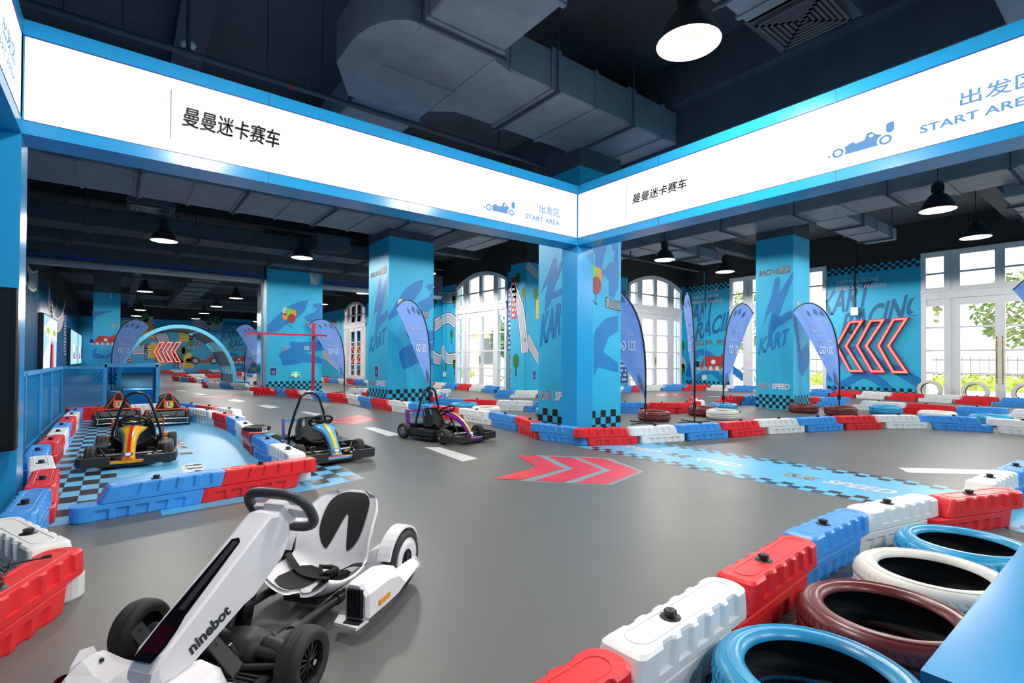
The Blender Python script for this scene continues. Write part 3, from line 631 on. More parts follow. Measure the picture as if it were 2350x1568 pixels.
p.build('light_panel', bt)
p = LM(); fr = frS; rect(p, fr, -2.39, 5.51, 3.183, 3.848, LIT, -.008)
text(p, fr, '出发区', 4.65, 5.16, 3.43, 3.56, LITB, 0, .02); text(p, fr, 'START AREA', 4.4, 5.16, 3.3, 3.37, LITB, 0, .012); p.build('light_panel', bt)
for x0, y0 in ((5.53,5.52), (-.96,5.52)):
    b = LM(); b.box((x0,y0,0), (x0+.34,y0+.34,3.07), BLUEF); b.build('column', bt)
b = MB(); b.bbox((.85,-.7,0), (3.2,.21,.868), BLUEF, .008); b.box((.83,-.72,.87), (3.22,.2,.9), BLUEF)
tag(b.build('booth_counter'), 'glossy blue counter close by at the lower right corner', 'counter')
# near black display hung on the left booth column
dv = empty('display_screen', (-.651,5.6,.565), 0, 'tall black switched off display hung on the left booth column', 'screen')
b = MB(); b.bbox((-1.1,-.02,0), (.02,.09,1.29), mat('display casing', (16,15,17), .25), .012); b.build('casing', dv)
b = MB(); b.box((-1.06,-.026,.04), (-.03,-.018,1.25), mat('dark display glass', (30,24,22), .12)); b.build('screen_glass', dv)
b = MB(); b.box((-.18,-.03,.06), (-.12,-.026,.2), WHITE); b.build('sticker', dv)
b = MB(); b.box((-.25,.09,.5), (-.03,.18,.8), CAPB); b.build('bracket', dv)

# ---------------------------------------------------------------- pendant lamps
SHADE = mat('lamp shade outer grey', (58,60,64), .4, .3); SHADI = mat('lamp shade inner white', (236,232,222), .5)
def make_lamp():
    r = empty('pendant_lamp')
    s = MB(); s.lathe([(.085,.36),(.1,.33),(.16,.28),(.24,.16),(.30,.02),(.305,0)], SHADE, seg=32); s.lathe([(.3,0),(.295,.02),(.235,.155),(.155,.27),(.09,.31)], SHADI, seg=32); s.build('lamp_shade', r)
    s = MB(); s.cyl((0,0,.36), .1, .16, CAPB); s.cyl((0,0,.52), .06, .05, CAPB)
    for k in range(12): a = k*.5236; s.box((math.cos(a)*.1-.006,math.sin(a)*.1-.006,.37), (math.cos(a)*.1+.006,math.sin(a)*.1+.006,.5), CAPB)
    s.build('lamp_housing', r)
    s = MB(); s.cyl((0,0,.285), .1, .02, LAMPE, seg=24); s.build('led_disc', r)
    s = MB(); s.tube([(0,0,.57),(0,0,1.9)], .008, CAPB, 6); s.build('suspension_cord', r)
    return r
LAMPS = [(4.36,2.85,'nearest pendant lamp, big bell shade above the right fascia'), (13.1,2.85,'larger of the two pendant lamps under the right fascia'), (16.67,2.9,'pendant lamp above the tall double doors at right'),
 (13.15,9.4,'pendant lamp between the booth pillar and the right pillar'), (16.5,9.35,'pendant lamp over the arched doors and slogan mural corner'), (.92,16.18,'pendant lamp left under the left fascia, beside an air grille'),
 (4.4,16.18,'pendant lamp left of the pillar with balloons, below the ducts'), (10.3,19.2,'pendant lamp partly hidden by the right edge of the pillar with balloons'), (.95,29,'nearest lamp of the far hall, above the tunnel arch'), (4.72,29.1,'far hall lamp beside the wide pier'), (4.57,34.5,'second far hall lamp right of the duct'),
 (1.08,40.2,'small far lamp right of the far left pillar'), (4.6,40.2,'small far lamp over the tunnel arch crown'), (1.0,46,'tiny far lamp nearest the far wall, left'), (4.7,46,'tiny far lamp nearest the far wall, right')]
HID = [(8.7,2.85),(.9,2.85),(8.7,9.4),(.9,9.4),(4.4,9.4),(8.7,16.2),(.9,-3),(4.4,-3),(8.7,-3),(13.1,-3),(16.7,-3),(20,9.4),(20,-3),(9,23),(9,29),(9,36),(9,46)]  # unseen lamps extending the grid; the near left one added to light barriers
proto = make_lamp()
def lamp_light(x, y, z, p=1):
    l = bpy.data.lights.new('lamp_light', 'SPOT'); l.energy = LAMP_POWER*p; l.spot_size = math.radians(179); l.spot_blend = .05; l.shadow_soft_size = .25; l.color = (1,.965,.92)
    o = bpy.data.objects.new('lamp_light', l); COL.objects.link(o); o.location = (x,y,z-.02)
for i, (x, y, lb) in enumerate(LAMPS):
    o = proto if i == 0 else dup(proto, (x,y,4.4))
    o.location = (x,y,4.4); tag(o, lb, 'lamp', 'pendant lamps under the black ceiling'); lamp_light(x, y, 4.4)
for x, y in HID:
    o = dup(proto, (x,y,4.4)); tag(o, 'unseen pendant lamp continuing the ceiling lamp grid', 'lamp', 'pendant lamps out of view'); lamp_light(x, y, 4.4)

# ---------------------------------------------------------------- ducts, grilles, pipes
def duct(label, x0, x1, y0, y1, z0=5.0, z1=5.5, axis='X', m=DUCT, step=1.35, extra=None, hang=True):
    b = MB(); b.bbox((x0,y0,z0), (x1,y1,z1), m, .02)
    if extra: extra(b)
    o = b.build('air_duct'); tag(o, label, 'air duct')
    L = (x1-x0) if axis == 'X' else (y1-y0); n = max(1, int(L/step)); 
    for k in range(1, n+1):
        c = (x0 if axis == 'X' else y0)+L*k/(n+.5); w_ = .09 if k % 2 else .03; e = .018
        f = MB(); f.box(*(((c-w_,y0-e,z0-e), (c+w_,y1+e,z1+e)) if axis == 'X' else ((x0-e,c-w_,z0-e), (x1+e,c+w_,z1+e))), m); f.build('duct_flange', o)
        if hang and k % 2:
            for s_ in (0, 1):
                p = (c, y0-.04 if s_ else y1+.04) if axis == 'X' else (x0-.04 if s_ else x1+.04, c)
                h = MB(); h.tube([(p[0],p[1],z0-.03), (p[0],p[1],HC)], .012, CEIL, 5); h.build('hanger_rod', o)
            h = MB()
            if axis == 'X': h.box((c-.02,y0-.07,z0-.06), (c+.02,y1+.07,z0-.02), CEIL)
            else: h.box((x0-.07,c-.02,z0-.06), (x1+.07,c+.02,z0-.02), CEIL)
            h.build('hanger_bar', o)
    return o
def elbow(b):
    pl = [(2.6,5.0)]+[(2.6-.5*math.sin(a*.2618), 5.0+.8-.8*math.cos(a*.2618)) for a in range(1,7)]+[(2.1,6.3),(2.5,7.0),(2.7,7.0)]
    b.loft([[(x,y,4.994) for x, y in pl], [(x,y,5.5) for x, y in pl]], DUCT)
    b.loft([[(3.6,5.05,4.993),(3.95,5.15,4.993),(3.95,6.45,4.993),(3.6,6.7,4.993)], [(3.6,5.05,5.5),(3.95,5.15,5.5),(3.95,6.45,5.5),(3.6,6.7,5.5)]], DUCT)
duct('large grey air duct overhead running out above the left fascia', 2.6, 3.62, -5, 11, axis='Y', step=1.1, extra=elbow)
duct('grey branch duct overhead ending at the beam above the right fascia', 3.9, 7.5, 5.12, 6.5, 5.0, 5.55, 'X', step=.75)
duct('wide grey duct just under the left fascia', -2.6, 9.5, 12.5, 14.4, 5.0, 5.5, 'X', step=.95)
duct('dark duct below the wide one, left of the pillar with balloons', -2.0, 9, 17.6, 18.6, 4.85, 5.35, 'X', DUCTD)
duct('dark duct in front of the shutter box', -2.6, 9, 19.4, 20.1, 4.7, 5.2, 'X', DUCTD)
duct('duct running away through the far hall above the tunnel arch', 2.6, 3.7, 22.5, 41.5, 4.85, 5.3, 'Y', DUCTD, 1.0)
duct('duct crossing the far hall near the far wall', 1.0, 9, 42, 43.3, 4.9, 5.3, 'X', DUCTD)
duct('long brownish duct under the right fascia', 13.3, 14.5, -5, 13, 5.0, 5.5, 'Y', DUCT, 1.0)
duct('side branch duct above the right pillar', 14.56, 18.5, 5.0, 5.8, 5.0, 5.35, 'X', DUCT, 1.0)
duct('side branch duct left of the right pillar, over the lamps', 14.56, 17.5, 9.9, 10.8, 4.95, 5.3, 'X', DUCT, 1.0)
duct('branch duct behind the two pendant lamps at right', 14.56, 17.5, .9, 2.1, 4.75, 5.2, 'X', DUCT, .8)
duct('short duct close overhead feeding the square grille', 4.5, 5.5, 2.0, 2.85, 5.05, 5.4, 'X', DUCT, .5)
duct('duct at the top right corner above the right fascia', 6.2, 7.4, -1.5, 1.0, 4.75, 5.2, 'Y', DUCT, .8)
def grille(x0, x1, y0, y1, z, lb, m):
    r = empty('ceiling_grille', ((x0+x1)/2,(y0+y1)/2,z), 0, lb, 'air grille', 'square ceiling air grilles'); w_, d_ = (x1-x0)/2, (y1-y0)/2
    b = MB(); b.box((-w_-.08,-d_-.08,.05), (w_+.08,d_+.08,.5), CEIL); b.build('plenum_box', r)
    b = MB()
    for k in range(7):
        f_ = 1-k*.14; a, c = w_*f_, d_*f_; t = .03; zz = k*.004
        for A, B in (((-a,-c),(a,-c+t)),((-a,c-t),(a,c)),((-a,-c),(-a+t,c)),((a-t,-c),(a,c))): b.box((A[0],A[1],zz), (B[0],B[1],zz+.02), m)
    b.build('grille_frame', r)
GR = mat('grille grey', (84,82,92), .5)
grille(5.52, 6.22, 2.08, 2.78, 5.0, 'big square air grille overhead at top right', GR)
grille(.2, 1.0, 15.0, 15.6, 4.95, 'small air grille beside the lamp under the left fascia', STEEL); grille(5.0, 5.9, 16.5, 17.3, 4.8, 'air grille left of the top of the pillar with balloons', GR)
grille(16.0, 16.8, 10.0, 10.7, 4.93, 'air grille above the lamps left of the right pillar', GR); grille(16.6, 17.4, 1.0, 1.8, 4.73, 'air grille above the tall double doors', STEEL)
sp = empty('sprinkler_pipe', (0,7.13,4.94), 0, 'grey sprinkler pipe with red bands running above the left fascia', 'pipe')
b = MB(); b.tube([(-2.6,0,0),(10,0,0)], .036, PIPE, 10)
for x in (.62, 5.2): b.cyl((x-.05,0,0), .05, .1, PIPE, 'X', 10); b.tube([(x,0,0),(x,0,1.3)], .025, PIPE)
b.build('pipe', sp)
b = MB()
for x in (1.78, 4.02, 6.9): b = MB(); b.cyl((x-.03,0,0), .039, .06, REDM, 'X', 12); tag(b.build('red_band', sp), 'red marker band')

for x in (-.5,0,1.5,2.2,3.6): b = MB(); b.tube([(x,.06,.0),(x,.06,1.3)], .008, PIPE, 5); b.build('hanger_rod', sp)
for i, (x, y, lb) in enumerate(((7.8,17,'sprinkler pipe crossing above the pillar with balloons'), (15.5,11,'sprinkler pipe below the ducts left of the right pillar'))):
    b = MB(); b.tube([(x-6,y,4.75),(x+2,y,4.75)], .03, PIPE, 8); b.tube([(x-2,y,4.75),(x-2,y,HC)], .02, PIPE, 6); tag(b.build('sprinkler_pipe'), lb, 'pipe')
b = MB(); b.lathe([(0,.0),(.07,.0),(.085,.03),(.07,.06),(0,.06)], CAMW, (*[(0.633,7.295)][0],5.1), seg=16); b.tube([(*[(0.633,7.295)][0],5.15),(*[(0.633,7.295)][0],HC)], .012, PIPE, 6)
tag(b.build('smoke_detector'), 'white round detector hanging by the sprinkler pipe above the left fascia', 'detector')
# concrete beams and fire shutters
b = MB(); b.box((7.5,-6,4.95), (8.3,22,HC), CEIL); b.box((7.3,-6,5.6), (7.5,22,HC), CEIL); struct(b, 'beam')
b = MB(); b.box((-2.7,10.3,5.55), (13,11.2,HC), CEIL); struct(b, 'beam')
RAIL = mat('shutter rail grey', (150,158,168), .45, .3); STRIPE = mat('shutter blue strip', (30,80,170), .4)
for x0, x1, lb in ((-2.69,4.3,'long roller shutter box with pale rail left of the wide pier'), (6.5,12.0,'roller shutter box right of the wide pier')):
    r = empty('roller_shutter', (x0,20.9,4.2), 0, lb, 'roller shutter'); b = MB(); b.box((0,-.05,.2), (x1-x0,.6,1.05), CEIL); b.build('shutter_box', r)
    b = MB(); b.tube([(0,.1,.1),(x1-x0,.1,.1)], .1, RAIL, 10); b.box((0,.05,-.02), (x1-x0,.4,.05), RAIL); b.build('bottom_rail', r)
    b = MB(); b.box((0,-.06,.2), (x1-x0,-.05,.27), STRIPE); b.build('blue_strip', r)

# ---------------------------------------------------------------- track barriers
def barrier_mesh(m):
    b = MB(); W = .1; RT = .1
    def outline(x0, x1, notch, e0, e1, ins=0.):    # e0/e1: 'r' rounded or 'f' flat end; notch depth
        top = []; N = 5; a0, a1 = x0+.12, x1-.12; pitch = (a1-a0)/N
        for k in range(N):
            c0 = a0+pitch*k+.025; c1 = c0+pitch-.05
            top += [(c0-.008, W-ins), (c0+.008, W-ins-notch), (c1-.008, W-ins-notch), (c1+.008, W-ins)]
        def end(x, kind, s):
            R = .08 if kind == 'r' else .03
            return [(x-s*(R-R*math.sin(t)) - s*ins, (W-ins-R)+R*math.cos(t)) for t in [i*math.pi/2/4 for i in range(5)]]
        right = end(x1, e1, 1); left = end(x0, e0, -1)
        up = [p for p in reversed(left)]+top+right
        return up+[(x, -y) for x, y in reversed(up)]
    def sec(x0, x1, e0, e1, levels):
        rings = []
        for z, nd, ins, s0, s1 in levels: rings.append([(x, y, z) for x, y in outline(x0+s0, x1+s1, nd, e0, e1, ins)])
        b.loft(rings, m)
    D = .016
    sec(-.375, .55, 'f', 'r', [(0,D,.006,.035,0),(.012,D,0,.03,0),(.085,D,0,.012,0),(.09,0,0,.01,0),(.125,0,0,0,0),(.13,0,.008,0,0)])
    sec(-.565, .375, 'r', 'f', [(.131,0,.008,0,0),(.136,0,0,0,0),(.168,0,0,0,-.012),(.172,D,0,0,-.015),(.254,D,.004,0,-.05),(.265,D*.7,.014,.004,-.06)])
    xs0, xs1, r = -.44, .2, .052
    path = [(xs1+r*math.cos(a), r*math.sin(a), .264) for a in [(-1.571+.3927*k) for k in range(9)]]+[(xs0+r*math.cos(a), r*math.sin(a), .264) for a in [(1.571+.3927*k) for k in range(9)]]
    b.tube(path, .005, m, 5, closed=True)
    return b
capm = MB(); capm.lathe([(.021,0),(.021,.01),(.026,.012),(.026,.03),(.022,.032),(.007,.032),(.0,.026)], CAPB, seg=6, smooth=False); capm.lathe([(.045,-.002),(.042,.004),(.0,.004)], CAPB, seg=12)
BAR = {}
def bar_proto(c):
    if c not in BAR:
        o = barrier_mesh({'r':REDB,'b':BLUB,'w':WHTB}[c]).build('track_barrier'); BAR[c] = [o.data, False, o]
    return BAR[c]
capd = None
CN = dict(r='red', b='blue', w='white'); ORD = ['first','second','third','fourth','fifth','sixth','seventh','eighth','ninth','tenth','eleventh','twelfth','thirteenth','fourteenth','fifteenth','sixteenth','seventeenth']
def put_barrier(c, x, y, ang, sx, label, group):
    global capd
    pr_ = bar_proto(c)
    if not pr_[1]: o = pr_[2]; pr_[1] = True
    else: o = bpy.data.objects.new('track_barrier', pr_[0]); COL.objects.link(o)
    o.location = (x,y,0); o.rotation_euler = (0,0,ang); o.scale = (sx,1,1); tag(o, label, 'barrier', group)
    if capd is None: k = capm.build('filler_cap', o); capd = k.data
    else: k = bpy.data.objects.new('filler_cap', capd); COL.objects.link(k); k.parent = o
    k.location = (-.02,0,.264)
def run(colors, pts, mode, plus, row, how, group):
    """pts: joints along the visible foot ('j') or the points the caps stand on ('c'); plus: the lower tongue points along (+1) or against (-1) the run"""
    P = [Vector(p) for p in pts]; out = []
    if mode == 'c':
        for i in range(len(P)):
            t = (P[min(i+1,len(P)-1)]-P[max(i-1,0)]).normalized(); out.append((P[i], t, 1.))
    else:
        for i in range(len(P)-1):
            t = P[i+1]-P[i]; L = t.length; t.normalize(); c = (P[i]+P[i+1])/2; nrm = Vector((-t.y,t.x))
            if nrm.dot(c) < 0: nrm = -nrm
            off = .1 if mode == 'j' else .1
            out.append((c+nrm*off-t*plus*.088, t, min(1.12, max(.6, L/.955))))
    for i, (c, t, s_) in enumerate(out):
        a = math.atan2(t.y, t.x)+(0 if plus > 0 else math.pi)
        put_barrier(colors[i], c.x, c.y, a, s_, f'{CN[colors[i]]} track barrier, {ORD[i]} {how} {row}', group)
run('brwbrwbrwbw', [(5.45,6.36),(5.655,5.428),(6.481,5.066),(7.365,4.816),(8.295,4.587),(9.207,4.4),(10.089,4.096),(11.038,3.795),(11.907,3.407),(12.632,2.868),(12.97,1.985),(12.76,1.108)], 'j', 1, 'in the front row by the booth pillar', 'from left', 'front row of barriers right of the booth')
run('rbrwbrwbrwbrwbr', [(3.9,20.65),(4.5,19.75)]+[(4.619,18.786),(4.849,17.898),(4.961,16.913),(5.176,15.931),(5.457,15.157),(5.428,14.101),(5.418,13.145),(5.492,12.133),(5.57,11.145),(5.688,10.209),(5.821,9.254),(5.893,8.27),(5.786,7.316),(5.462,6.352)], 'j', 1, 'in the long row from wide pier to booth', 'from far end', 'long row of barriers along the middle lane')
run('rwbw', [(3.05,27.2),(3.17,26.3),(3.55,25.45),(3.9,24.6),(4.35,23.75)], 'j', 1, 'in the short row by the arch foot', 'from left', 'barriers at the tunnel arch foot')
run('rwbrwb', [(2.55,36.2),(2.8,35.25),(2.84,34.22),(3.08,33.28),(3.34,32.3),(3.47,31.2),(3.55,30.3)], 'j', 1, 'in the row behind the tunnel arch', 'from far end', 'barriers behind the tunnel arch')
run('rwbrwr', [(3.0,57.2),(4.05,57.2),(5.1,57.2),(6.15,57.2),(7.2,57.2),(8.25,57.2),(9.3,57.2)], 'j', 1, 'at the foot of the far mural wall', 'from left', 'barriers at the far wall')
run('rwrb', [(3.0,41.6),(3.9,40.9),(4.8,40.2),(5.6,39.5),(6.4,38.8)], 'j', 1, 'in the distant row seen through the arch', 'from left', 'distant barriers inside the arch')
run('rwbwbr', [(7.518,46.718),(7.689,45.285),(7.625,42.821),(7.645,40.547),(7.82,39.398),(7.986,38.298),(8.195,37.218)], 'j', -1, 'in the distant row right of the arch', 'from left', 'distant barriers right of the arch')
run('brwbwbr', [(6.756,12.498),(7.144,11.692),(7.667,10.896),(8.24,10.086),(8.984,9.34),(9.672,8.718),(10.375,8.134),(11.073,7.538)], 'j', -1, 'in the row behind the booth pillar', 'from left', 'row of barriers behind the booth pillar')
run('rwr', [(11.07,7.54),(11.95,7.5),(12.6,8.05),(13.25,8.6)], 'j', -1, 'in the bend left of the right pillar', 'from left', 'barriers in the bend by the right pillar')
run('rb', [(7.25,12.8),(7.85,13.55),(8.4,14.25)], 'j', 1, 'just right of the balloon pillar foot', 'from front', 'barriers right of the balloon pillar')
run('rwbrwb', [(11.8,22.2),(11.75,21.3),(11.75,20.4),(11.85,19.4),(11.9,18.45),(11.95,17.5),(11.95,16.6)], 'j', -1, 'below the arched doors beside the murals', 'from left', 'barriers under the middle arched doors')
run('bwr', [(10.4,14.55),(10.75,14.05),(11.55,13.5),(12.3,12.95)], 'j', -1, 'on the island before the mural corner', 'from left', 'barriers on the small island')
run('wbrwbrwb', [(15.647,13.756),(16.385,13.773),(17.215,13.929),(17.998,13.972),(19.141,13.813),(20.077,13.377),(20.997,12.834),(21.307,11.867),(21.673,10.973)], 'j', -1, 'along the back wall arched doors', 'from left', 'barriers along the back wall')
run('brwrwrbw', [(21.4,8.75),(21.4,7.95),(21.35,7.05),(21.3,6.1),(21.25,5.2),(21.25,4.25),(21.25,3.35),(21.25,2.4),(21.2,1.4)], 'j', -1, 'along the wall with the neon arrows', 'from left', 'barriers along the right wall')
run('wrbwr', [(16.031,5.383),(16.002,4.354),(15.939,3.348),(16.108,2.412),(16.009,1.452),(15.761,0.49)], 'j', -1, 'in the middle row right of the right pillar', 'from left', 'middle row of barriers at right')
run('rb', [(15.6,7.0),(16.3,6.4),(17.0,5.85)], 'j', -1, 'behind the right pillar foot', 'from left', 'barriers behind the right pillar')
run('rb', [(14.2,8.3),(14.85,7.9),(15.5,7.6)], 'j', -1, 'left behind the right pillar', 'from left', 'barriers left of the right pillar')
run('bwbrwbrwbrw', [(10.7,23.0),(10.3,23.9),(9.9,24.8),(9.7,25.8),(9.6,26.7),(9.5,27.7),(9.3,28.6),(9.3,29.6),(9.4,30.5),(9.5,31.5),(9.7,32.4),(9.9,33.3)], 'j', -1, 'in the far row right of the wide pier', 'from right', 'far barriers right of the wide pier')
run('wrb', [(6.6,18.6),(6.9,17.7),(7.35,16.85),(8.1,16.3)], 'j', -1, 'in the bend between pier and balloon pillar', 'from far end', 'barriers between the two pillars')
run('ww', [(7.8,15.0),(8.6,15.4),(9.4,15.8)], 'j', -1, 'behind the balloon pillar', 'from front', 'barriers behind the balloon pillar')
# pit lane
put_barrier('w', -.4, 4.1, math.atan2(-.52,.2), 1, 'white track barrier at the left edge, just behind the near red one', 'pit row of barriers along the fence')
run('brwbrwbrwb', [(-0.512,4.961),(-0.5,5.881),(-0.586,6.793),(-0.701,7.748),(-0.666,8.673),(-0.661,9.579),(-0.684,10.497),(-0.68,11.507),(-0.673,12.435),(-0.669,13.37)], 'c', -1, 'in the row along the blue mesh fence', 'from front', 'pit row of barriers along the fence')
run('br', [(0.253,5.366),(1.103,5.48)], 'c', -1, 'at the near end of the kart pit', 'from left', 'front barriers of the kart pit')
run('wbrwbrwb', [(1.56,6.2),(1.54,7.15),(1.56,8.1),(1.62,9.04),(1.66,9.99),(1.61,10.95),(1.44,11.9),(1.18,12.8)], 'c', -1, 'in the right row of the kart pit', 'from front', 'right row of barriers of the kart pit')
run('wrb', [(1.85,12.0),(1.6,12.95),(1.35,13.8)], 'c', -1, 'in the outer row beside the kart pit', 'from front', 'outer barriers of the kart pit')
run('rw', [(-.3,14.05),(.62,14.3)], 'c', 1, 'at the far end of the kart pit', 'from left', 'far barriers of the kart pit')
put_barrier('r', -.43, 3.2, math.atan2(-.91,-.4), 1, 'red track barrier with a loose black cable on top, lower left edge', 'near left barrier')
run('rwrbwr', [(.86,1.16),(1.76,1.24),(2.66,1.3),(3.56,1.36),(4.47,1.28),(5.33,.98)], 'c', -1, 'in the near right row before the tires', 'from front', 'near right row of barriers')
run('wb', [(6.25,1.0),(7.15,.95)], 'c', -1, 'beyond the right fascia near the strip', 'from left', 'barriers past the near right row')
cb = MB(); q = [Vector((*p, .285)) for p in [(-0.279,3.517),(-0.306,3.504),(-0.347,3.501),(-0.387,3.498),(-0.415,3.487),(-0.432,3.468),(-0.409,3.441),(-0.41,3.526),(-0.427,3.507),(-0.438,3.442),(-0.411,3.382),(-0.405,3.407),(-0.413,3.287)]]
cb.tube(q, .005, CAPB, 6); cb.tube([q[0]+Vector((.02,.0,0)), q[0]-Vector((.02,0,0))], .009, CAPB, 6)
tag(cb.build('power_cable'), 'black cable with plug lying on the near left red barrier', 'cable')

# ---------------------------------------------------------------- tires
LINING = mat('tire black lining', (15,15,16), .7, var=.1)
def tire_mb(m, ro=.35, w_=.21):
    b = MB(); side = [(.238,.034),(.240,.018),(.252,.012),(.258,.004),(.272,.0),(.285,.003),(.31,.006),(.328,.016),(.341,.036),(.346,.055)]
    tread = [(.35,.06),(.35,.08),(.343,.082),(.343,.088),(.35,.09),(.35,.1)]
    prof = side+tread; full = prof+[(a, w_-h) for a, h in reversed(prof)]
    b.lathe(full, m, seg=48); b.lathe([(.238,.034),(.245,.04),(.31,.03),(.325,.06),(.325,w_-.06),(.31,w_-.03),(.245,w_-.04),(.238,w_-.034)], LINING, seg=40)
    for k in range(56):
        a = k*6.2832/56
        for z0, z1 in ((.035,.075),(w_-.035,w_-.075)): b.tube([(math.cos(a)*.343,math.sin(a)*.343,z0),(math.cos(a+.05)*.352,math.sin(a+.05)*.352,z1)], .0035, m, 4)
    for z in (.004, w_-.004): b.lathe([(.296,z),(.299,z-.005 if z < .1 else z+.005),(.302,z)], m, seg=48)
    return b
TB = mat('tire blue paint', (44,150,196), .3, var=.12, scale=12); TW = mat('tire white paint', (220,216,206), .42, var=.08, scale=10); TR = mat('tire maroon paint', (104,34,34), .32, var=.12, scale=10)
TD = {}
def put_tire(c, loc, label, rot=(0,0,0), group='painted tires'):
    if c not in TD: o = tire_mb({'b':TB,'w':TW,'r':TR}[c]).build('tire'); TD[c] = o.data
    else: o = bpy.data.objects.new('tire', TD[c]); COL.objects.link(o)
    o.location = loc; o.rotation_euler = rot; return tag(o, label, 'tire', group)
for c, x, lb in (('b',1.98,'nearest blue tire lying behind the white barrier at lower right'), ('r',2.7,'maroon tire lying in the near row at lower right'), ('w',3.42,'white tire lying in the near row at lower right'), ('b',4.13,'farther blue tire lying behind the red barrier at right')):
    put_tire(c, (x,.77,.005), lb, (0,0,random.uniform(0,6)))
for c, x, y, lb in (('r',9.35,6.95,'maroon tire round the foot of the leftmost feather flag'), ('r',11.2,6.9,'maroon tire half hidden behind a white tire'), ('w',10.85,6.2,'white tire lying right of the narrow feather flag'), ('b',12.55,7.15,'blue tire round the foot of the flag left of the right pillar'),
  ('r',14.05,5.8,'maroon tire lying at the right pillar foot'), ('r',14.08,4.95,'maroon tire behind the front row, near the broad flag foot'), ('b',15.4,4.4,'blue tire against the middle row at right'), ('w',14.6,3.2,'white tire behind the blue barrier of the front row'), ('b',14.5,2.3,'blue tire at the right edge behind a white barrier'),
  ('b',7.05,11.1,'blue tire behind the row below the balloon pillar'), ('b',8.05,8.9,'blue tire lying left of the booth pillar'), ('w',7.75,7.75,'white tire lying against the booth pillar'), ('w',6.9,9.9,'white tire hidden behind the white barrier left of the booth'),
  ('b',4.9,28.4,'blue tire right of the arch foot'), ('r',5.75,28.3,'maroon tire left of the wide pier edge'), ('r',5.0,20.3,'maroon tire at the foot of the wide pier'), ('w',5.6,24.0,'tire behind the barriers left of the wide pier')):
    put_tire(c, (x,y,.005), lb, (0,0,random.uniform(0,6)))
for y, lb in ((5.0,'white tire leaning on the doors, leftmost of three'), (3.83,'white tire leaning on the doors below the brass handles, middle one'), (2.65,'white tire leaning on the doors, rightmost of three')):
    put_tire('w', (22.02,y,.36), lb, (0,math.radians(-86),0), 'white tires leaning on the doors')
rg = MB(); rg.lathe([(.1,0),(.15,.005),(.175,.02),(.175,.055),(.15,.07),(.1,.075),(.085,.04),(.1,0)], mat('black rubber',(16,16,18),.5), seg=28)
ro_ = rg.build('rubber_ring'); ro_.location = (*[(1.536,7.757)][0],.305); tag(ro_, 'small black rubber ring lying on a barrier of the kart pit', 'rubber ring')
st = MB(); st.box((-.035,-.178,.012),(.035,-.173,.062), WHITE); st.box((-.025,-.181,.024),(.0,-.178,.05), REDM); st.box((.005,-.181,.024),(.027,-.178,.05), MAROON); so_ = st.build('sticker', ro_); so_.rotation_euler = (0,0,.35)

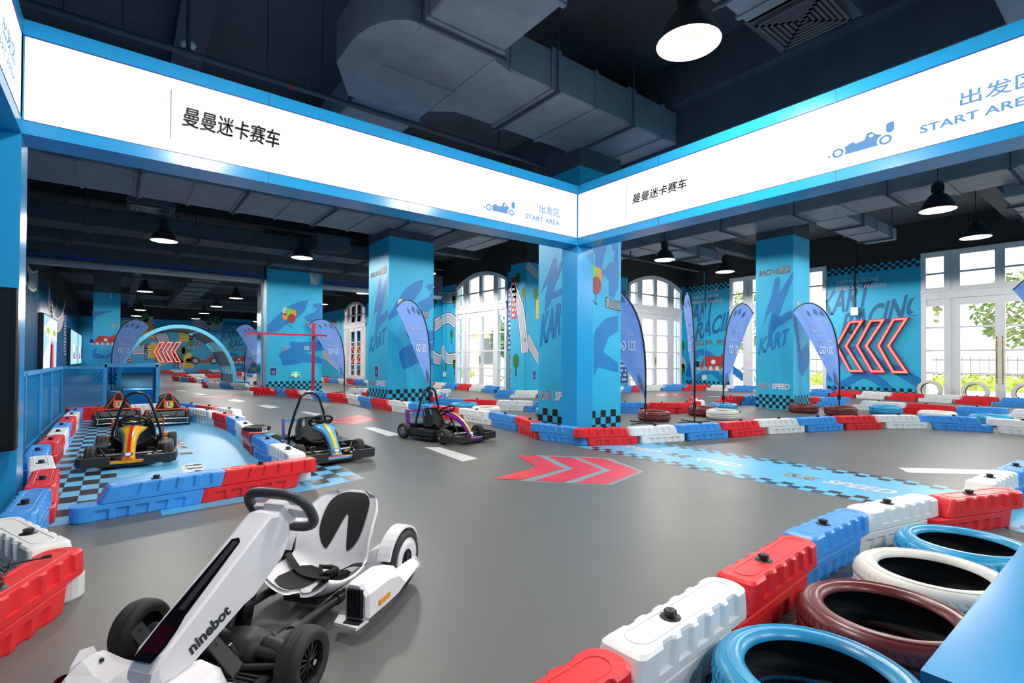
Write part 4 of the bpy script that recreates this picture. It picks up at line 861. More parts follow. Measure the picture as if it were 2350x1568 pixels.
# ---------------------------------------------------------------- feather flags
FLAGM = mat('flag fabric blue', (124,162,232), .7, var=.05); FLAGD = mat('flag fabric deep blue', (60,100,190), .7, var=.05); FLAGG = mat('flag leaf print', (70,110,150), .7); FLW = mat('flag lettering', (214,224,244), .7)
nt = FLAGM.node_tree; b_ = nt.nodes['Principled BSDF']; b_.inputs['Transmission Weight'].default_value = 0
def flag(loc, ang, label, sg=1, h=1.0):
    r = empty('feather_flag', (*loc,0), ang, label, 'flag', 'blue feather flags')
    lead = smoothline([(0,.5),(0,1.2),(-.05,1.75),(-.18,2.25),(-.42,2.65),(-.72,2.86),(-.98,2.88),(-1.2,2.8),(-1.38,2.64)], 4)
    lead = [(sg*p.x*h, p.y*h) for p in lead]
    trail = smoothline([(-1.38,2.64),(-1.05,2.2),(-.7,1.62),(-.35,1.05),(0,.5)], 8); trail = [(sg*p.x*h, p.y*h) for p in trail]
    f = MB(); n = len(lead); m_ = len(trail)
    T = []
    for i in range(n):
        k = (1-i/(n-1))*(m_-1); j = min(int(k), m_-2); T.append((trail[j][0]*(1-k+j)+trail[j+1][0]*(k-j), trail[j][1]*(1-k+j)+trail[j+1][1]*(k-j)))
    S = 8; vv = []
    for i in range(n):
        for s_ in range(S+1):
            t = s_/S; u = lead[i][0]*(1-t)+T[i][0]*t; v = lead[i][1]*(1-t)+T[i][1]*t
            vv.append((u, .018*math.sin(u*9+v*5)*math.sin(3.14*t), v))
    f.add(vv, [(i*(S+1)+s_, i*(S+1)+s_+1, (i+1)*(S+1)+s_+1, (i+1)*(S+1)+s_) for i in range(n-1) for s_ in range(S)], FLAGM, True)
    for side in (-1, 1):
        q = Fr((0,side*.024,0), (1,0,0), (0,side,0)); q2 = lambda a: sg*a*h
        # the print reads from the far face, so it shows mirrored from the near one
        text(f, q, '321 GO', q2(-.22) if sg > 0 else q2(-.22), q2(-.62), 1.52*h, 1.74*h, FLW, 0, .03) if sg > 0 else text(f, q, '321 GO', q2(-.62), q2(-.22), 1.52*h, 1.74*h, FLW, 0, .03)
        a_, b2 = (q2(-.26), q2(-.64)) if sg > 0 else (q2(-.64), q2(-.26))
        text(f, q, '曼曼迷卡赛车', a_, b2, 1.83*h, 1.9*h, FLW, 0, .02); 
        a_, b2 = (q2(-.45), q2(-.85)) if sg > 0 else (q2(-.85), q2(-.45))
        text(f, q, 'RACING曼曼', a_, b2, 2.1*h, 2.17*h, FLW, 0, .02)
        for a, b in ((-.6,2.72),(-.8,2.76),(-1.0,2.7)): decal(f, q, [(q2(a),b*h),(q2(a+.05),(b-.13)*h),(q2(a+.16),(b-.2)*h),(q2(a+.1),(b-.08)*h)], FLAGG, 0)
        decal(f, q, [(q2(-.02),.62*h),(q2(-.15),.86*h),(q2(-.17),1.05*h),(q2(-.1),.95*h)], FLAGG, 0); decal(f, q, [(q2(-.05),.6*h),(q2(-.16),.8*h),(q2(-.13),.82*h)], REDM, 0)
    f.build('flag_fabric', r)
    p_ = MB(); pole = [(0,0,0),(0,0,.5*h)]+[(u,0,v) for u, v in lead[1:]]
    p_.tube(pole, [.014]+[.016]+[.022-.012*i/n for i in range(n-1)], BLACK, 8); p_.box((-.03,-.03,.3*h), (.03,.03,.42*h), BLACK); p_.build('flag_pole', r)
    p_ = MB()
    for a in range(4): p_.tube([(0,0,.02),(.42*math.cos(a*1.57+.5),.42*math.sin(a*1.57+.5),.012)], .012, BLACK, 6)
    p_.build('cross_base', r); return r
flag((8.755,6.727), math.radians(-32), 'feather flag right of the booth pillar, its left part hidden'); flag((9.75,6.21), math.radians(-136.5), 'narrow feather flag seen nearly edge on, second from the booth pillar'); flag((12.55,7.15), math.radians(-4), 'feather flag curving right, just left of the right pillar', -1)
flag((15.4,5.45), math.radians(-29), 'broad feather flag right of the right pillar, before the neon arrows'); flag((13.8,.75), math.radians(-45), 'feather flag cut off by the right edge of the picture')
flag((6.9,12.65), math.radians(22), 'feather flag in front of the balloon pillar'); flag([(7.111,20.053)][0], math.radians(-25), 'feather flag right beside the wide pier'); flag([(-0.206,25.387)][0], math.radians(28), 'feather flag standing left before the tunnel arch', -1)
flag([(5.412,26.203)][0], math.radians(25), 'feather flag at the left edge of the wide pier'); flag([(4.944,27.956)][0], math.radians(-55), 'feather flag leaning right between arch and pier', -1, .95)

# ---------------------------------------------------------------- red clearance gate, tunnel arch, neon arrows
REDP = mat('red painted steel', (190,26,40), .35)
r = empty('clearance_gate', (5.09,17.3,0), 0, 'red T shaped clearance gate before the wide blue pier', 'clearance gate')
b = MB(); b.box((-.04,-.04,0), (.04,.04,2.5), REDP); b.box((-.2,-.2,0), (.2,.2,.02), REDP); b.build('post', r)
b = MB(); b.box((-2.0,-.09,2.07), (.42,-.04,2.13), REDP); b.build('crossbar', r)
ARC = mat('arch laminate blue', (86,178,208), .3, var=.04); ARCI = mat('arch inner grey blue', (70,118,140), .4)
r = empty('tunnel_arch', (2.52,31,0), 0, 'pale blue slotted tunnel arch over the far track', 'arch')
def arcp(a, rx, rz_): return (-rx*math.cos(a), rz_*math.sin(a))
N = 40
for y0, y1, nm in ((0,.12,'front_rib'), (4.2,4.3,'rear_rib')):
    b = MB(); rings = []
    for i in range(N+1):
        a = math.pi*i/N; o_, q = arcp(a,2.6,3.05), arcp(a,2.42,2.87); rings.append([(o_[0],y0,o_[1]),(q[0],y0,q[1]),(q[0],y1,q[1]),(o_[0],y1,o_[1])])
    b.loft(rings, ARC); b.build(nm, r)
b = MB()
for k in range(5):
    y0 = .12+k*.85; rings = []
    for i in range(N+1):
        a = math.pi*i/N; o_, q = arcp(a,2.56,3.02), arcp(a,2.49,2.95); rings.append([(o_[0],y0,o_[1]),(q[0],y0,q[1]),(q[0],y0+.4,q[1]),(o_[0],y0+.4,o_[1])])
    b.loft(rings, ARC)
b.build('slat', r)
b = MB()
for i0 in (0,6,13,18,22,27,34,40):
    rings = []
    for i in range(max(0,i0-2), min(N,i0+2)+1):
        a = math.pi*i/N; o_, q = arcp(a,2.54,3.0), arcp(a,2.47,2.93); rings.append([(o_[0],.1,o_[1]),(q[0],.1,q[1]),(q[0],4.25,q[1]),(o_[0],4.25,o_[1])])
    b.loft(rings, ARCI)
b.build('cross_brace', r)
def neon(fr, chevs, label, k, loc, base=.03, dep=.16):
    r = empty('neon_arrow', loc, 0, label, 'neon sign', 'neon arrows'); L0 = Vector(loc)
    class NM(MB):
        def build(s, name, parent=None): s.v = [tuple(Vector(v)-L0) for v in s.v]; return MB.build(s, name, parent)
    b = NM(); e = NM(); g = NM()
    q = [Vector(p) for p in chevs]
    cx = sum((p for p in q), Vector((0,0)))/len(q)
    n = len(q)
    def off(dist):
        out = []
        area = sum(q[i].x*q[(i+1)%n].y-q[(i+1)%n].x*q[i].y for i in range(n)); sgn = 1 if area > 0 else -1
        for i in range(n):
            a = (q[i]-q[i-1]).normalized(); c_ = (q[(i+1)%n]-q[i]).normalized(); n1 = Vector((a.y,-a.x))*sgn; n2 = Vector((c_.y,-c_.x))*sgn
            m_ = (n1+n2).normalized(); out.append(q[i]+m_*(dist/max(.35, m_.dot(n1))))
        return out
    def ring(mb, d0, d1, z0, z1, m):
        A, B = off(d0), off(d1)
        for i in range(n):
            j = (i+1) % n; mb.prism([A[i],A[j],B[j],B[i]], fr, z0, z1, m)
    ring(b, 0, -k, base, dep, DUCTD); ring(e, .004, -k-.004, dep, dep+.012, NEONR); ring(g, -k*.2, -k*.8, dep+.012, dep+.02, NEONC)
    b.build('arrow_body', r); e.build('red_edge_light', r); g.build('light_tube', r)
names = ('left', 'middle', 'right')
NA = ([(7.003,2.907),(7.508,2.894),(7.989,1.943),(7.51,0.932),(7.006,0.932),(7.553,1.935)], [(6.317,2.911),(6.821,2.909),(7.29,1.93),(6.796,0.927),(6.321,0.931),(6.878,1.928)], [(5.631,2.918),(6.119,2.917),(6.602,1.923),(6.136,0.92),(5.635,0.922),(6.186,1.915)])
for nm, c_ in zip(names, NA): neon(FX(22.3), c_, f'big red neon arrow on the right wall, {nm} of three', .1, (22.15, sum(p[0] for p in c_)/6, c_[0][1]-1), .0, .15)
NB = ([(3.457,2.894),(2.993,2.882),(2.577,1.962),(3.03,0.955),(3.45,0.956),(2.981,1.968)], [(4.121,2.912),(3.644,2.899),(3.215,1.972),(3.675,0.956),(4.102,0.957),(3.636,1.979)], [(4.803,2.931),(4.311,2.917),(3.863,1.982),(4.331,0.958),(4.765,0.959),(4.28,1.988)])
for nm, c_ in zip(names, NB): neon(FY(58), c_, f'far neon arrow seen through the tunnel arch, {nm} of three', .11, (sum(p[0] for p in c_)/6, 57.8, c_[0][1]-1), .0, .2)

# ---------------------------------------------------------------- left side: video screens, mesh fence, glazed stand
SK = mat('screen sky print', (120,170,235), .3); 
def vscreen(y0, y1, z0, z1, label, art):
    r = empty('video_screen', (-2.68,(y0+y1)/2,z0), 0, label, 'screen', 'lit screens on the left wall'); w_ = (y1-y0)/2; h = z1-z0
    b = MB(); b.box((0,-w_-.08,-.05), (.14,w_+.08,h+.05), CAPB); b.build('casing', r)
    p = MB(); q = Fr((.145,0,0), (0,1,0), (1,0,0)); art(p, q, w_, h); p.build('screen_glass', r)
EB = emat('screen blue', (150,196,255), 1.2); EW = emat('screen white', (238,244,255), 1.3); ER = emat('screen red', (226,60,70), 1.1); EG = emat('screen green', (150,190,70), 1.1); EDK = emat('screen dark', (60,50,90), .8); ES = emat('screen skin', (240,190,180), 1.1)
def art1(p, q, w_, h):
    rect(p, q, -w_, w_, 0, h, EB, 0); decal(p, q, [(-w_,h*.75),(w_*.0,h),(w_,h),(w_,h*.55),(.3,h*.62),(-.5,h*.5)], EW, .003); disc(p, q, -w_*.4, h*.72, .7, .16, EG, .006); disc(p, q, w_*.55, h*.72, .8, .16, EG, .006)
    decal(p, q, [(-w_,0),(-w_,.5),(-.8,1.3),(.2,1.2),(-.6,0)], EW, .005)
    for a, m_ in ((-1.2,EW),(.2,EDK),(.9,ER)): decal(p, q, [(a-.5,0),(a-.35,h*.45),(a,h*.55),(a+.4,h*.45),(a+.5,0)], m_, .008); disc(p, q, a, h*.62, .3, .15, ES, .01)
def art2(p, q, w_, h):
    rect(p, q, -w_, w_, 0, h, EB, 0); disc(p, q, -.4, h*.5, .9, .3, EW, .004); decal(p, q, [(-1.2,.35),(-.9,.8),(.2,.8),(.6,.35)], ER, .006); rect(p, q, -1.4, .8, .25, .36, EW, .007); rect(p, q, 1.5, 2.1, .4, 1.4, EDK, .006)
vscreen(29.5, 35.3, .83, 3.2, 'lit video screen nearest on the left wall, with figures on it', art1); vscreen(45.2, 52.6, .88, 3.25, 'blue lit screen in the middle of the left wall', art2); vscreen(53.4, 57.8, .88, 3.25, 'blue lit screen farthest along the left wall', art2)
FEN = mat('fence blue paint', (70,158,214), .35)
r = empty('mesh_fence', (-.98,6,0), 0, 'blue framed wire mesh fence left of the kart pit', 'fence')
for y in (.0,1.6,3.2,4.9,6.6,8.8): b = MB(); b.box((-.03,y-.03,0), (.03,y+.03,1.1), FEN); b.build('post', r)
b = MB(); b.box((-.03,0,1.06), (.03,8.8,1.12), FEN); b.box((-.03,0,.05), (.03,8.8,.1), FEN); b.box((.03,8.77,1.06), (.72,8.83,1.12), FEN); b.box((.03,8.77,.05), (.72,8.83,.1), FEN); b.build('rail', r)
for a, c_ in ((0,1.6),(1.6,3.2),(3.2,4.9),(4.9,6.6),(6.6,8.8)): b = MB(); b.box((-.006,a+.03,.1), (.006,c_-.03,1.06), NET); b.build('mesh_panel', r)
b = MB(); b.box((.03,8.794,.1), (.72,8.806,1.06), NET); b.build('mesh_panel', r)
r = empty('glazed_stand', (.26,15.5,0), 0, 'blue framed stand with glass sides behind the kart pit', 'stand')
b = MB()
for x in (-.5,.5):
    for y in (-.6,.75): b.box((x-.04,y-.04,0), (x+.04,y+.04,1.16), FEN)
for y in (-.6,.75): b.box((-.5,y-.04,1.1), (.5,y+.04,1.18), FEN); b.box((-.5,y-.04,0), (.5,y+.04,.06), FEN)
for x in (-.5,.5): b.box((x-.04,-.6,1.1), (x+.04,.75,1.18), FEN)
b.build('frame', r)
b = MB()
for y in (-.6,.75): b.box((-.46,y-.005,.06), (.46,y+.005,1.1), SGLASS)
for x in (-.5,.5): b.box((x-.005,-.56,.06), (x+.005,.71,1.1), SGLASS)
b.build('glass', r)
b = MB(); b.box((-.15,-.35,0), (.42,.5,.55), FEN); b.box((-.42,-.1,0), (-.2,.4,.5), FEN); b.build('inner_counter', r)
# ---------------------------------------------------------------- white kart in the foreground
KW = mat('kart white plastic', (238,234,236), .3, var=.03, scale=5, coat=.2); KB = mat('kart black plastic', (34,34,36), .5, var=.15, scale=10); KG = mat('kart gloss black', (14,13,15), .1, var=0)
RUB = mat('kart tire rubber', (40,37,35), .65, var=.12, scale=14, bump=.1); PADM = mat('kart seat pad', (30,29,29), .75, var=.1, scale=30, bump=.2); GRIP = mat('steering grip grey', (58,60,68), .4); VIO = mat('hub dark violet', (44,34,66), .25, .5)
ORG = mat('reflector orange', (240,160,20), .3)
wk = empty('go_kart', (.342,2.394,0), math.atan2(.6,.8), 'white electric kart in the foreground with black seat pads and grey steering wheel', 'kart')
def prt(b, name, par, label=None):
    o = b.build(name, par); 
    if label: o['label'] = label
    return o
def side_loft(b, prof, ys, m):      # profile in x,z swept over y with inset rings
    cx = sum(p[0] for p in prof)/len(prof); cz = sum(p[1] for p in prof)/len(prof)
    b.loft([[(cx+(x-cx)*k, y, cz+(z-cz)*k) for x, z in prof] for y, k in ys], m)
b = MB()
for y in (-.19,.19): b.tube([(-.02,y,.1),(.9,y,.1)], .022, KB, 10); b.cyl((.2,y,.1), .03, .05, KB, 'X', 12); b.cyl((.52,y,.1), .028, .04, KB, 'X', 12)
b.tube([(.9,-.3,.15),(.9,.3,.15)], .025, KB)
prt(b, 'chassis_rail', wk)
b = MB(); b.bbox((-.2,-.3,.05), (.1,.3,.085), KB, .01); b.bbox((.1,-.27,.05),(.24,-.12,.09), KB, .008); b.bbox((.1,.12,.05),(.24,.27,.09), KB, .008)
for s_ in (-1,1):
    for k in range(5): b.box((-.18+k*.022,s_*.2-.07,.085),(-.17+k*.022,s_*.2+.07,.093), KB)
    for k in range(4): b.box((.115+k*.028,s_*.2-.05,.09),(.13+k*.028,s_*.2+.05,.098), KB)
b.lathe([(.0,-.2),(.075,-.19),(.085,-.12),(.07,0),(.085,.12),(.075,.19),(0,.2)], KB, (.03,0,.11), 'Y', 16)
b.tube([(0,-.36,.125),(0,.36,.125)], .028, KB, 10)
for s_ in (-1,1): b.tube([(.05,s_*.1,.13),(.03,s_*.24,.14),(0,s_*.36,.13)], .035, KB, 10); b.tube([(-.08,s_*.14,.1),(-.03,s_*.34,.11)], .014, KB)
prt(b, 'floor_pan', wk)
b = MB(); b.prism([(.055,.09),(.115,.09),(.19,.36),(.13,.36)], lambda u, v, d: (u, d, v), -.035, .035, KG); b.tube([(.02,0,.12),(.06,0,.2),(.1,.0,.3)], .018, KB); prt(b, 'support_post', wk)
b = MB()
prof = [(-.35,.19),(-.345,.215),(-.31,.26),(.13,.55),(.215,.605),(.27,.6),(.335,.52),(.345,.465),(.30,.395),(.21,.34),(.12,.283),(.06,.27),(-.19,.163),(-.29,.15),(-.335,.16)]
side_loft(b, prof, [(-.07,.93),(-.06,1),(.045,1),(.06,.95)], KW); stem = prt(b, 'steering_column', wk)
d = Vector((.44,0,.29)).normalized(); nn = Vector((-d.z,0,d.x)); o_ = Vector((-.31,0,.26))
FS = Fr(o_, d, nn, (0,1,0)); b = MB()
decal(b, FS, [(-.03,-.045),(.03,-.052),(.09,-.046),(.14,-.034),(.47,-.02),(.49,.0),(.48,.03),(.1,.045),(-.03,.04)], KG, .003); decal(b, FS, [(.0,-.04),(.1,-.036),(.1,.036),(.0,.034)], mat('display dark red', (40,6,14), .1, var=0), .005)
rect(b, FS, .16,.47,-.012,.016, mat('display groove', (50,50,54), .3), .005); prt(b, 'display_strip', stem, 'glossy black strip')
b = MB(); U = Vector((.928,0,.372)); FT = Fr((-.2,-.0705,.2), U, (0,-1,0), (-.45,0,.89)); text(b, FT, 'ninebot', .005, .2, .0, .052, NAVYT, .0015, .035); prt(b, 'lettering', stem, 'dark lettering')
# steering wheel
b = MB(); n_ = Vector((.83,0,.558)); ux = Vector((.558,0,-.83)); uy = Vector((0,1,0)); c0 = Vector((.355,0,.58)); ring = []
for k in range(36):
    a = k*math.pi/18; ca, sa = math.cos(a), math.sin(a); e = 2/2.9
    ring.append(c0+ux*(.115*math.copysign(abs(ca)**e, ca))+uy*(.165*math.copysign(abs(sa)**e, sa)))
b.tube(ring, .024, GRIP, 12, closed=True); sw = prt(b, 'steering_wheel', wk)
b = MB(); b.loft([[tuple(c0+ux*(x*s_)+uy*(y*s_)+n_*h) for x, y in ((-.06,-.055),(.05,-.07),(.06,.07),(-.06,.055))] for h, s_ in ((-.07,.7),(-.02,1),(.012,.9),(.02,.7))], KW)
for s_ in (-1,1): b.loft([[tuple(c0+ux*(x)+uy*(s_*y)+n_*h) for x, y in ((-.03,.05),(.035,.05),(.025,.155),(-.02,.155))] for h in (-.012,.01)], KW)
b.tube([c0-n_*.06, c0-n_*.16], .035, KB); prt(b, 'wheel_hub', sw, 'white hub with spokes')
# seat
SP = smoothline([(.45,.145),(.52,.118),(.62,.112),(.71,.125),(.77,.17),(.82,.25),(.88,.35),(.95,.45),(1.0,.50),(1.015,.515)], 4); NS = len(SP)-1
HWK = [.2,.225,.235,.23,.226,.226,.226,.215,.17,.105]
def seatpt(s_, t, off=0):
    f_ = s_*NS; i = min(int(f_), NS-1); p = SP[i].lerp(SP[i+1], f_-i); tg = (SP[min(i+1,NS)]-SP[max(i-1,0)]).normalized()
    g_ = s_*9; j = min(int(g_), 8); hw = HWK[j]*(1-g_+j)+HWK[j+1]*(g_-j); e = abs(t)**2.6
    base = max(0, min(1, (.5-s_)*4+.5)); x = p.x-.10*e*(1-base)*(1-.5*max(0,s_-.7)/.3); z = p.y+.085*e*base
    if s_ < .2: x += .05*max(0, 1-abs(t)/.22)*(1-s_/.2)
    nx, nz = -tg.y, tg.x
    return (x+nx*off, t*hw, z+nz*off)
b = MB(); TS = [-1+.1*k for k in range(21)]; SS = [k/36 for k in range(37)]
V = [seatpt(s_, t) for s_ in SS for t in TS]+[seatpt(s_, t, -.022) for s_ in SS for t in TS]; W_ = 21; O_ = 37*21; ff = []
for i in range(36):
    for j in range(20): a = i*W_+j; ff += [(a,a+1,a+W_+1,a+W_), (O_+a,O_+a+W_,O_+a+W_+1,O_+a+1)]
for i in range(36):
    for j in (0,20): a = i*W_+j; ff.append((a,a+W_,O_+a+W_,O_+a))
for j in range(20):
    for i in (0,36): a = i*W_+j; ff.append((a,a+1,O_+a+1,O_+a))
b.add(V, ff, KW, True); b.box((.5,-.1,.07),(.72,.1,.1), KB); prt(b, 'seat_shell', wk)
b = MB()
def strip(rows):
    for (s0,a0,c0_), (s1,a1,c1_) in zip(rows, rows[1:]):
        n = 8; A = [seatpt(s0, a0+(c0_-a0)*k/n, .005) for k in range(n+1)]+[seatpt(s1, a1+(c1_-a1)*k/n, .005) for k in range(n+1)]
        b.add(A, [(k,k+1,n+2+k,n+1+k) for k in range(n)], PADM, True)
L_ = lambda a, c_, k: a+(c_-a)*k
rows = [.53,.56,.60,.64,.68,.715]; hwid = [.34,.46,.55,.6,.62,.63]
for s_ in (-1,1): strip([(r, *( (s_*h_, s_*(.28-.05*(i))) )) for i, (r, h_) in enumerate(zip(rows, hwid))])
strip([(.715,-.63,.63),(.75,-.63,.63),(.79,-.62,.62),(.82,-.6,.6),(.85,-.54,.54),(.875,-.44,.44),(.89,-.3,.3)])
for s_ in (-1,1): strip([(.05,s_*.35,s_*.5),(.08,s_*.28,s_*.72),(.15,s_*.12,s_*.78),(.25,s_*.06,s_*.74),(.33,s_*.06,s_*.68),(.38,s_*.2,s_*.5)])
prt(b, 'seat_pad', wk, 'black ribbed pads')
b = MB()
def strap(pts, w_):
    pts = smoothline([Vector(p) for p in pts], 6)
    b.loft([[tuple(p+Vector((-w_,0,0))), tuple(p+Vector((w_,0,0))), tuple(p+Vector((w_,0,.004))), tuple(p+Vector((-w_,0,.004)))] for p in pts], PADM)
strap([(.7,.24,.22),(.67,.19,.2),(.66,.12,.145),(.66,.02,.13),(.64,-.06,.14)], .022); strap([(.72,-.23,.2),(.7,-.17,.2),(.69,-.11,.17),(.66,-.05,.15)], .022)
b.bbox((.61,-.1,.14),(.68,-.03,.175), KG, .01); b.tube([(.63,-.03,.16),(.66,.0,.19),(.69,-.05,.18),(.66,-.1,.19),(.63,-.06,.17)], .014, PADM); prt(b, 'seat_belt', wk)
def wheel(par, x, y, r, w_, rimm, name='wheel', yaw=0, spokes=10, hubm=CHROME, rr=.6):
    o = empty(name, (x,y,r), yaw); o.parent = par; h = w_/2; sg = 1 if y > 0 else -1
    b = MB(); b.lathe([(r*rr,-h*.8),(r*.8,-h),(r*.93,-h*.86),(r*.99,-h*.5),(r,-h*.2),(r*.985,-h*.17),(r*.985,-h*.13),(r,-h*.1),(r,h*.1),(r*.985,h*.13),(r*.985,h*.17),(r,h*.2),(r*.99,h*.5),(r*.93,h*.86),(r*.8,h),(r*rr,h*.8)], RUB, axis='Y', seg=36); tr = b.build('tire', o)
    b = MB(); b.lathe([(r*rr,-h*.8),(r*rr*.92,-h*.55),(r*rr*.9,h*.55),(r*rr,h*.8)], rimm, axis='Y', seg=28); b.lathe([(0,sg*h*.15),(r*rr*.9,sg*h*.1)], rimm, axis='Y', seg=28)
    for k in range(spokes):
        a = k*6.2832/spokes; b.tube([(math.cos(a)*r*.12,sg*h*.55,math.sin(a)*r*.12),(math.cos(a)*r*rr*.9,sg*h*.35,math.sin(a)*r*rr*.9)], r*.045, rimm, 5)
    b.cyl((0,sg*h*.1,0), r*.16, sg*h*.6, rimm, 'Y', 14); b.cyl((0,sg*h*.7,0), r*.09, sg*h*.35, hubm, 'Y', 10); b.build('rim', o); return o
RIMB = mat('rim black', (24,24,26), .35, .3)
wheel(wk, 0, -.40, .126, .1, RIMB, yaw=.05, spokes=12); wheel(wk, 0, .42, .126, .1, RIMB, yaw=.12, spokes=12)
for s_ in (-1,1):
    o = empty('rear_wheel', (.94,s_*.33,.162)); o.parent = wk
    b = MB(); r, h = .162, .036; b.lathe([(r*.74,-h),(r*.88,-h*1.05),(r*.98,-h*.6),(r,0),(r*.98,h*.6),(r*.88,h*1.05),(r*.74,h)], RUB, axis='Y', seg=40)
    for k in range(40): a = k*.157; b.tube([(math.cos(a)*r,-h*.6,math.sin(a)*r),(math.cos(a+.08)*r*1.006,0,math.sin(a+.08)*r*1.006),(math.cos(a)*r,h*.6,math.sin(a)*r)], .003, RUB, 4)
    b.build('tire', o)
    b = MB(); b.lathe([(r*.75,-h),(r*.72,s_*h*.9),(r*.75,s_*h),(r*.5,s_*h*1.1),(r*.36,s_*h*1.0)], KW, axis='Y', seg=32); b.build('hub_cover', o)
    b = MB(); b.lathe([(r*.37,s_*h*.8),(r*.3,s_*h*.95),(0,s_*h*.9)], VIO, axis='Y', seg=24); b.box((-.012,min(s_*h,s_*h*1.1),-.05),(.012,max(s_*h,s_*h*1.1),.05), KG); b.build('hub', o)
    b = MB(); rg_ = []
    for k in range(13):
        a = math.radians(20+k*12); c_, d_ = -math.cos(a+math.pi)*0+math.cos(a), math.sin(a)
        rg_.append([(.94+c_*.178,s_*.27,.162+d_*.178),(.94+c_*.19,s_*.28,.162+d_*.19),(.94+c_*.188,s_*.352,.162+d_*.188),(.94+c_*.176,s_*.355,.162+d_*.176)])
    b.loft(rg_, KW); b.loft([[(.75,s_*.2,.08),(1.02,s_*.2,.08),(1.0,s_*.2,.24),(.8,s_*.2,.24)], [(.78,s_*.285,.1),(1.05,s_*.285,.1),(1.05,s_*.285,.27),(.82,s_*.285,.27)]], KW); prt(b, 'rear_fender', wk)
    b = MB(); sec = []
    for x, y0, y1, z0, z1 in ((.40,-.325,-.43,.085,.245),(.42,-.32,-.44,.07,.252),(.60,-.32,-.445,.07,.25),(.70,-.33,-.445,.072,.225),(.78,-.34,-.44,.085,.16),(.9,-.37,-.435,.1,.175),(.98,-.39,-.43,.12,.17)):
        y0, y1 = s_*-y0, s_*-y1; c_ = .02; sg = 1 if y1 > y0 else -1
        sec.append([(x,y0,z0),(x,y1-sg*c_,z0),(x,y1,z0+c_),(x,y1,z1-.05),(x,y1-sg*.035,z1),(x,y0+sg*c_,z1),(x,y0,z1-c_)])
    b.loft(sec, KW); b.loft([[(.43,s_*.27,z),(.36,s_*.29,z),(.34,s_*.42,z),(.43,s_*.43,z)] for z in (.068,.082)], KW); pod = prt(b, 'side_pod', wk)
    b = MB(); yy = sorted((s_*.338,s_*.42)); b.box((.392,yy[0],.1),(.399,yy[1],.23), KG)
    for k in range(6): y = yy[0]+(yy[1]-yy[0])*(k+.5)/6; b.box((.383,y-.003,.1),(.393,y+.003,.23), KB)
    b.box((.36,yy[0],.082),(.4,yy[1],.088), KB); prt(b, 'air_grille', pod, 'black slatted grille')
    b = MB(); y = s_*.4455; b.box((.50,min(y,y+s_*.004),.115),(.6,max(y,y+s_*.004),.14), ORG); prt(b, 'reflector', pod, 'orange reflector')
b = MB(); sec = []
for y, xf, xr, z0, z1 in ((-.43,-.25,-.16,.06,.10),(-.41,-.33,-.155,.05,.135),(-.3,-.40,-.16,.04,.12),(-.2,-.44,-.16,.035,.115),(-.16,-.45,-.15,.035,.155),(-.06,-.48,-.14,.035,.165),(.0,-.49,-.14,.035,.15),(.06,-.48,-.14,.035,.165),(.16,-.45,-.15,.035,.155),(.2,-.44,-.16,.035,.115),(.3,-.40,-.16,.04,.12),(.41,-.33,-.155,.05,.135),(.43,-.25,-.16,.06,.10)):
    sec.append([(xf+.02,y,z0),(xr,y,z0),(xr-.005,y,z1*.95),(xr-.04,y,z1),((xf+xr)/2,y,z1*.96),(xf+.03,y,z0+(z1-z0)*.6),(xf,y,z0+(z1-z0)*.3)])
b.loft(sec, KW)
for s_ in (-1,1): b.loft([[(-.29,s_*.43,.06),(-.18,s_*.43,.06),(-.17,s_*.43,.12),(-.27,s_*.43,.12)], [(-.26,s_*.445,.07),(-.19,s_*.445,.07),(-.18,s_*.44,.15),(-.23,s_*.44,.16)]], KW)
nb = prt(b, 'front_bumper', wk)
b = MB(); b.cyl((-.22,.34,.128), .008, .01, KB)
for s_ in (-1,1): b.lathe([(0,s_*.02),(.03,s_*.015),(.035,0)], mat('lens dark red', (90,16,24), .15, var=0), (-.3,s_*.425,.07), 'Y', 14)
prt(b, 'side_lens', nb)
for y0 in (.23,-.15):
    b = MB(); sec = []
    for t in range(6):
        k = t/5; y = y0+.085-.17*k; z = .2-.06*k; x = -.1-.045*k; sec.append([(x-.024,y,z-.016),(x+.022,y,z+.008),(x+.02,y,z+.018),(x-.026,y,z-.004)])
    b.loft(sec, KB); b.tube([(-.1,y0+.06,.2),(-.12,y0+.02,.12),(-.1,y0-.02,.08)], .012, KB); b.tube([(-.08,y0+.02,.19),(-.04,y0,.1)], .008, CHROME); prt(b, 'pedal', wk)

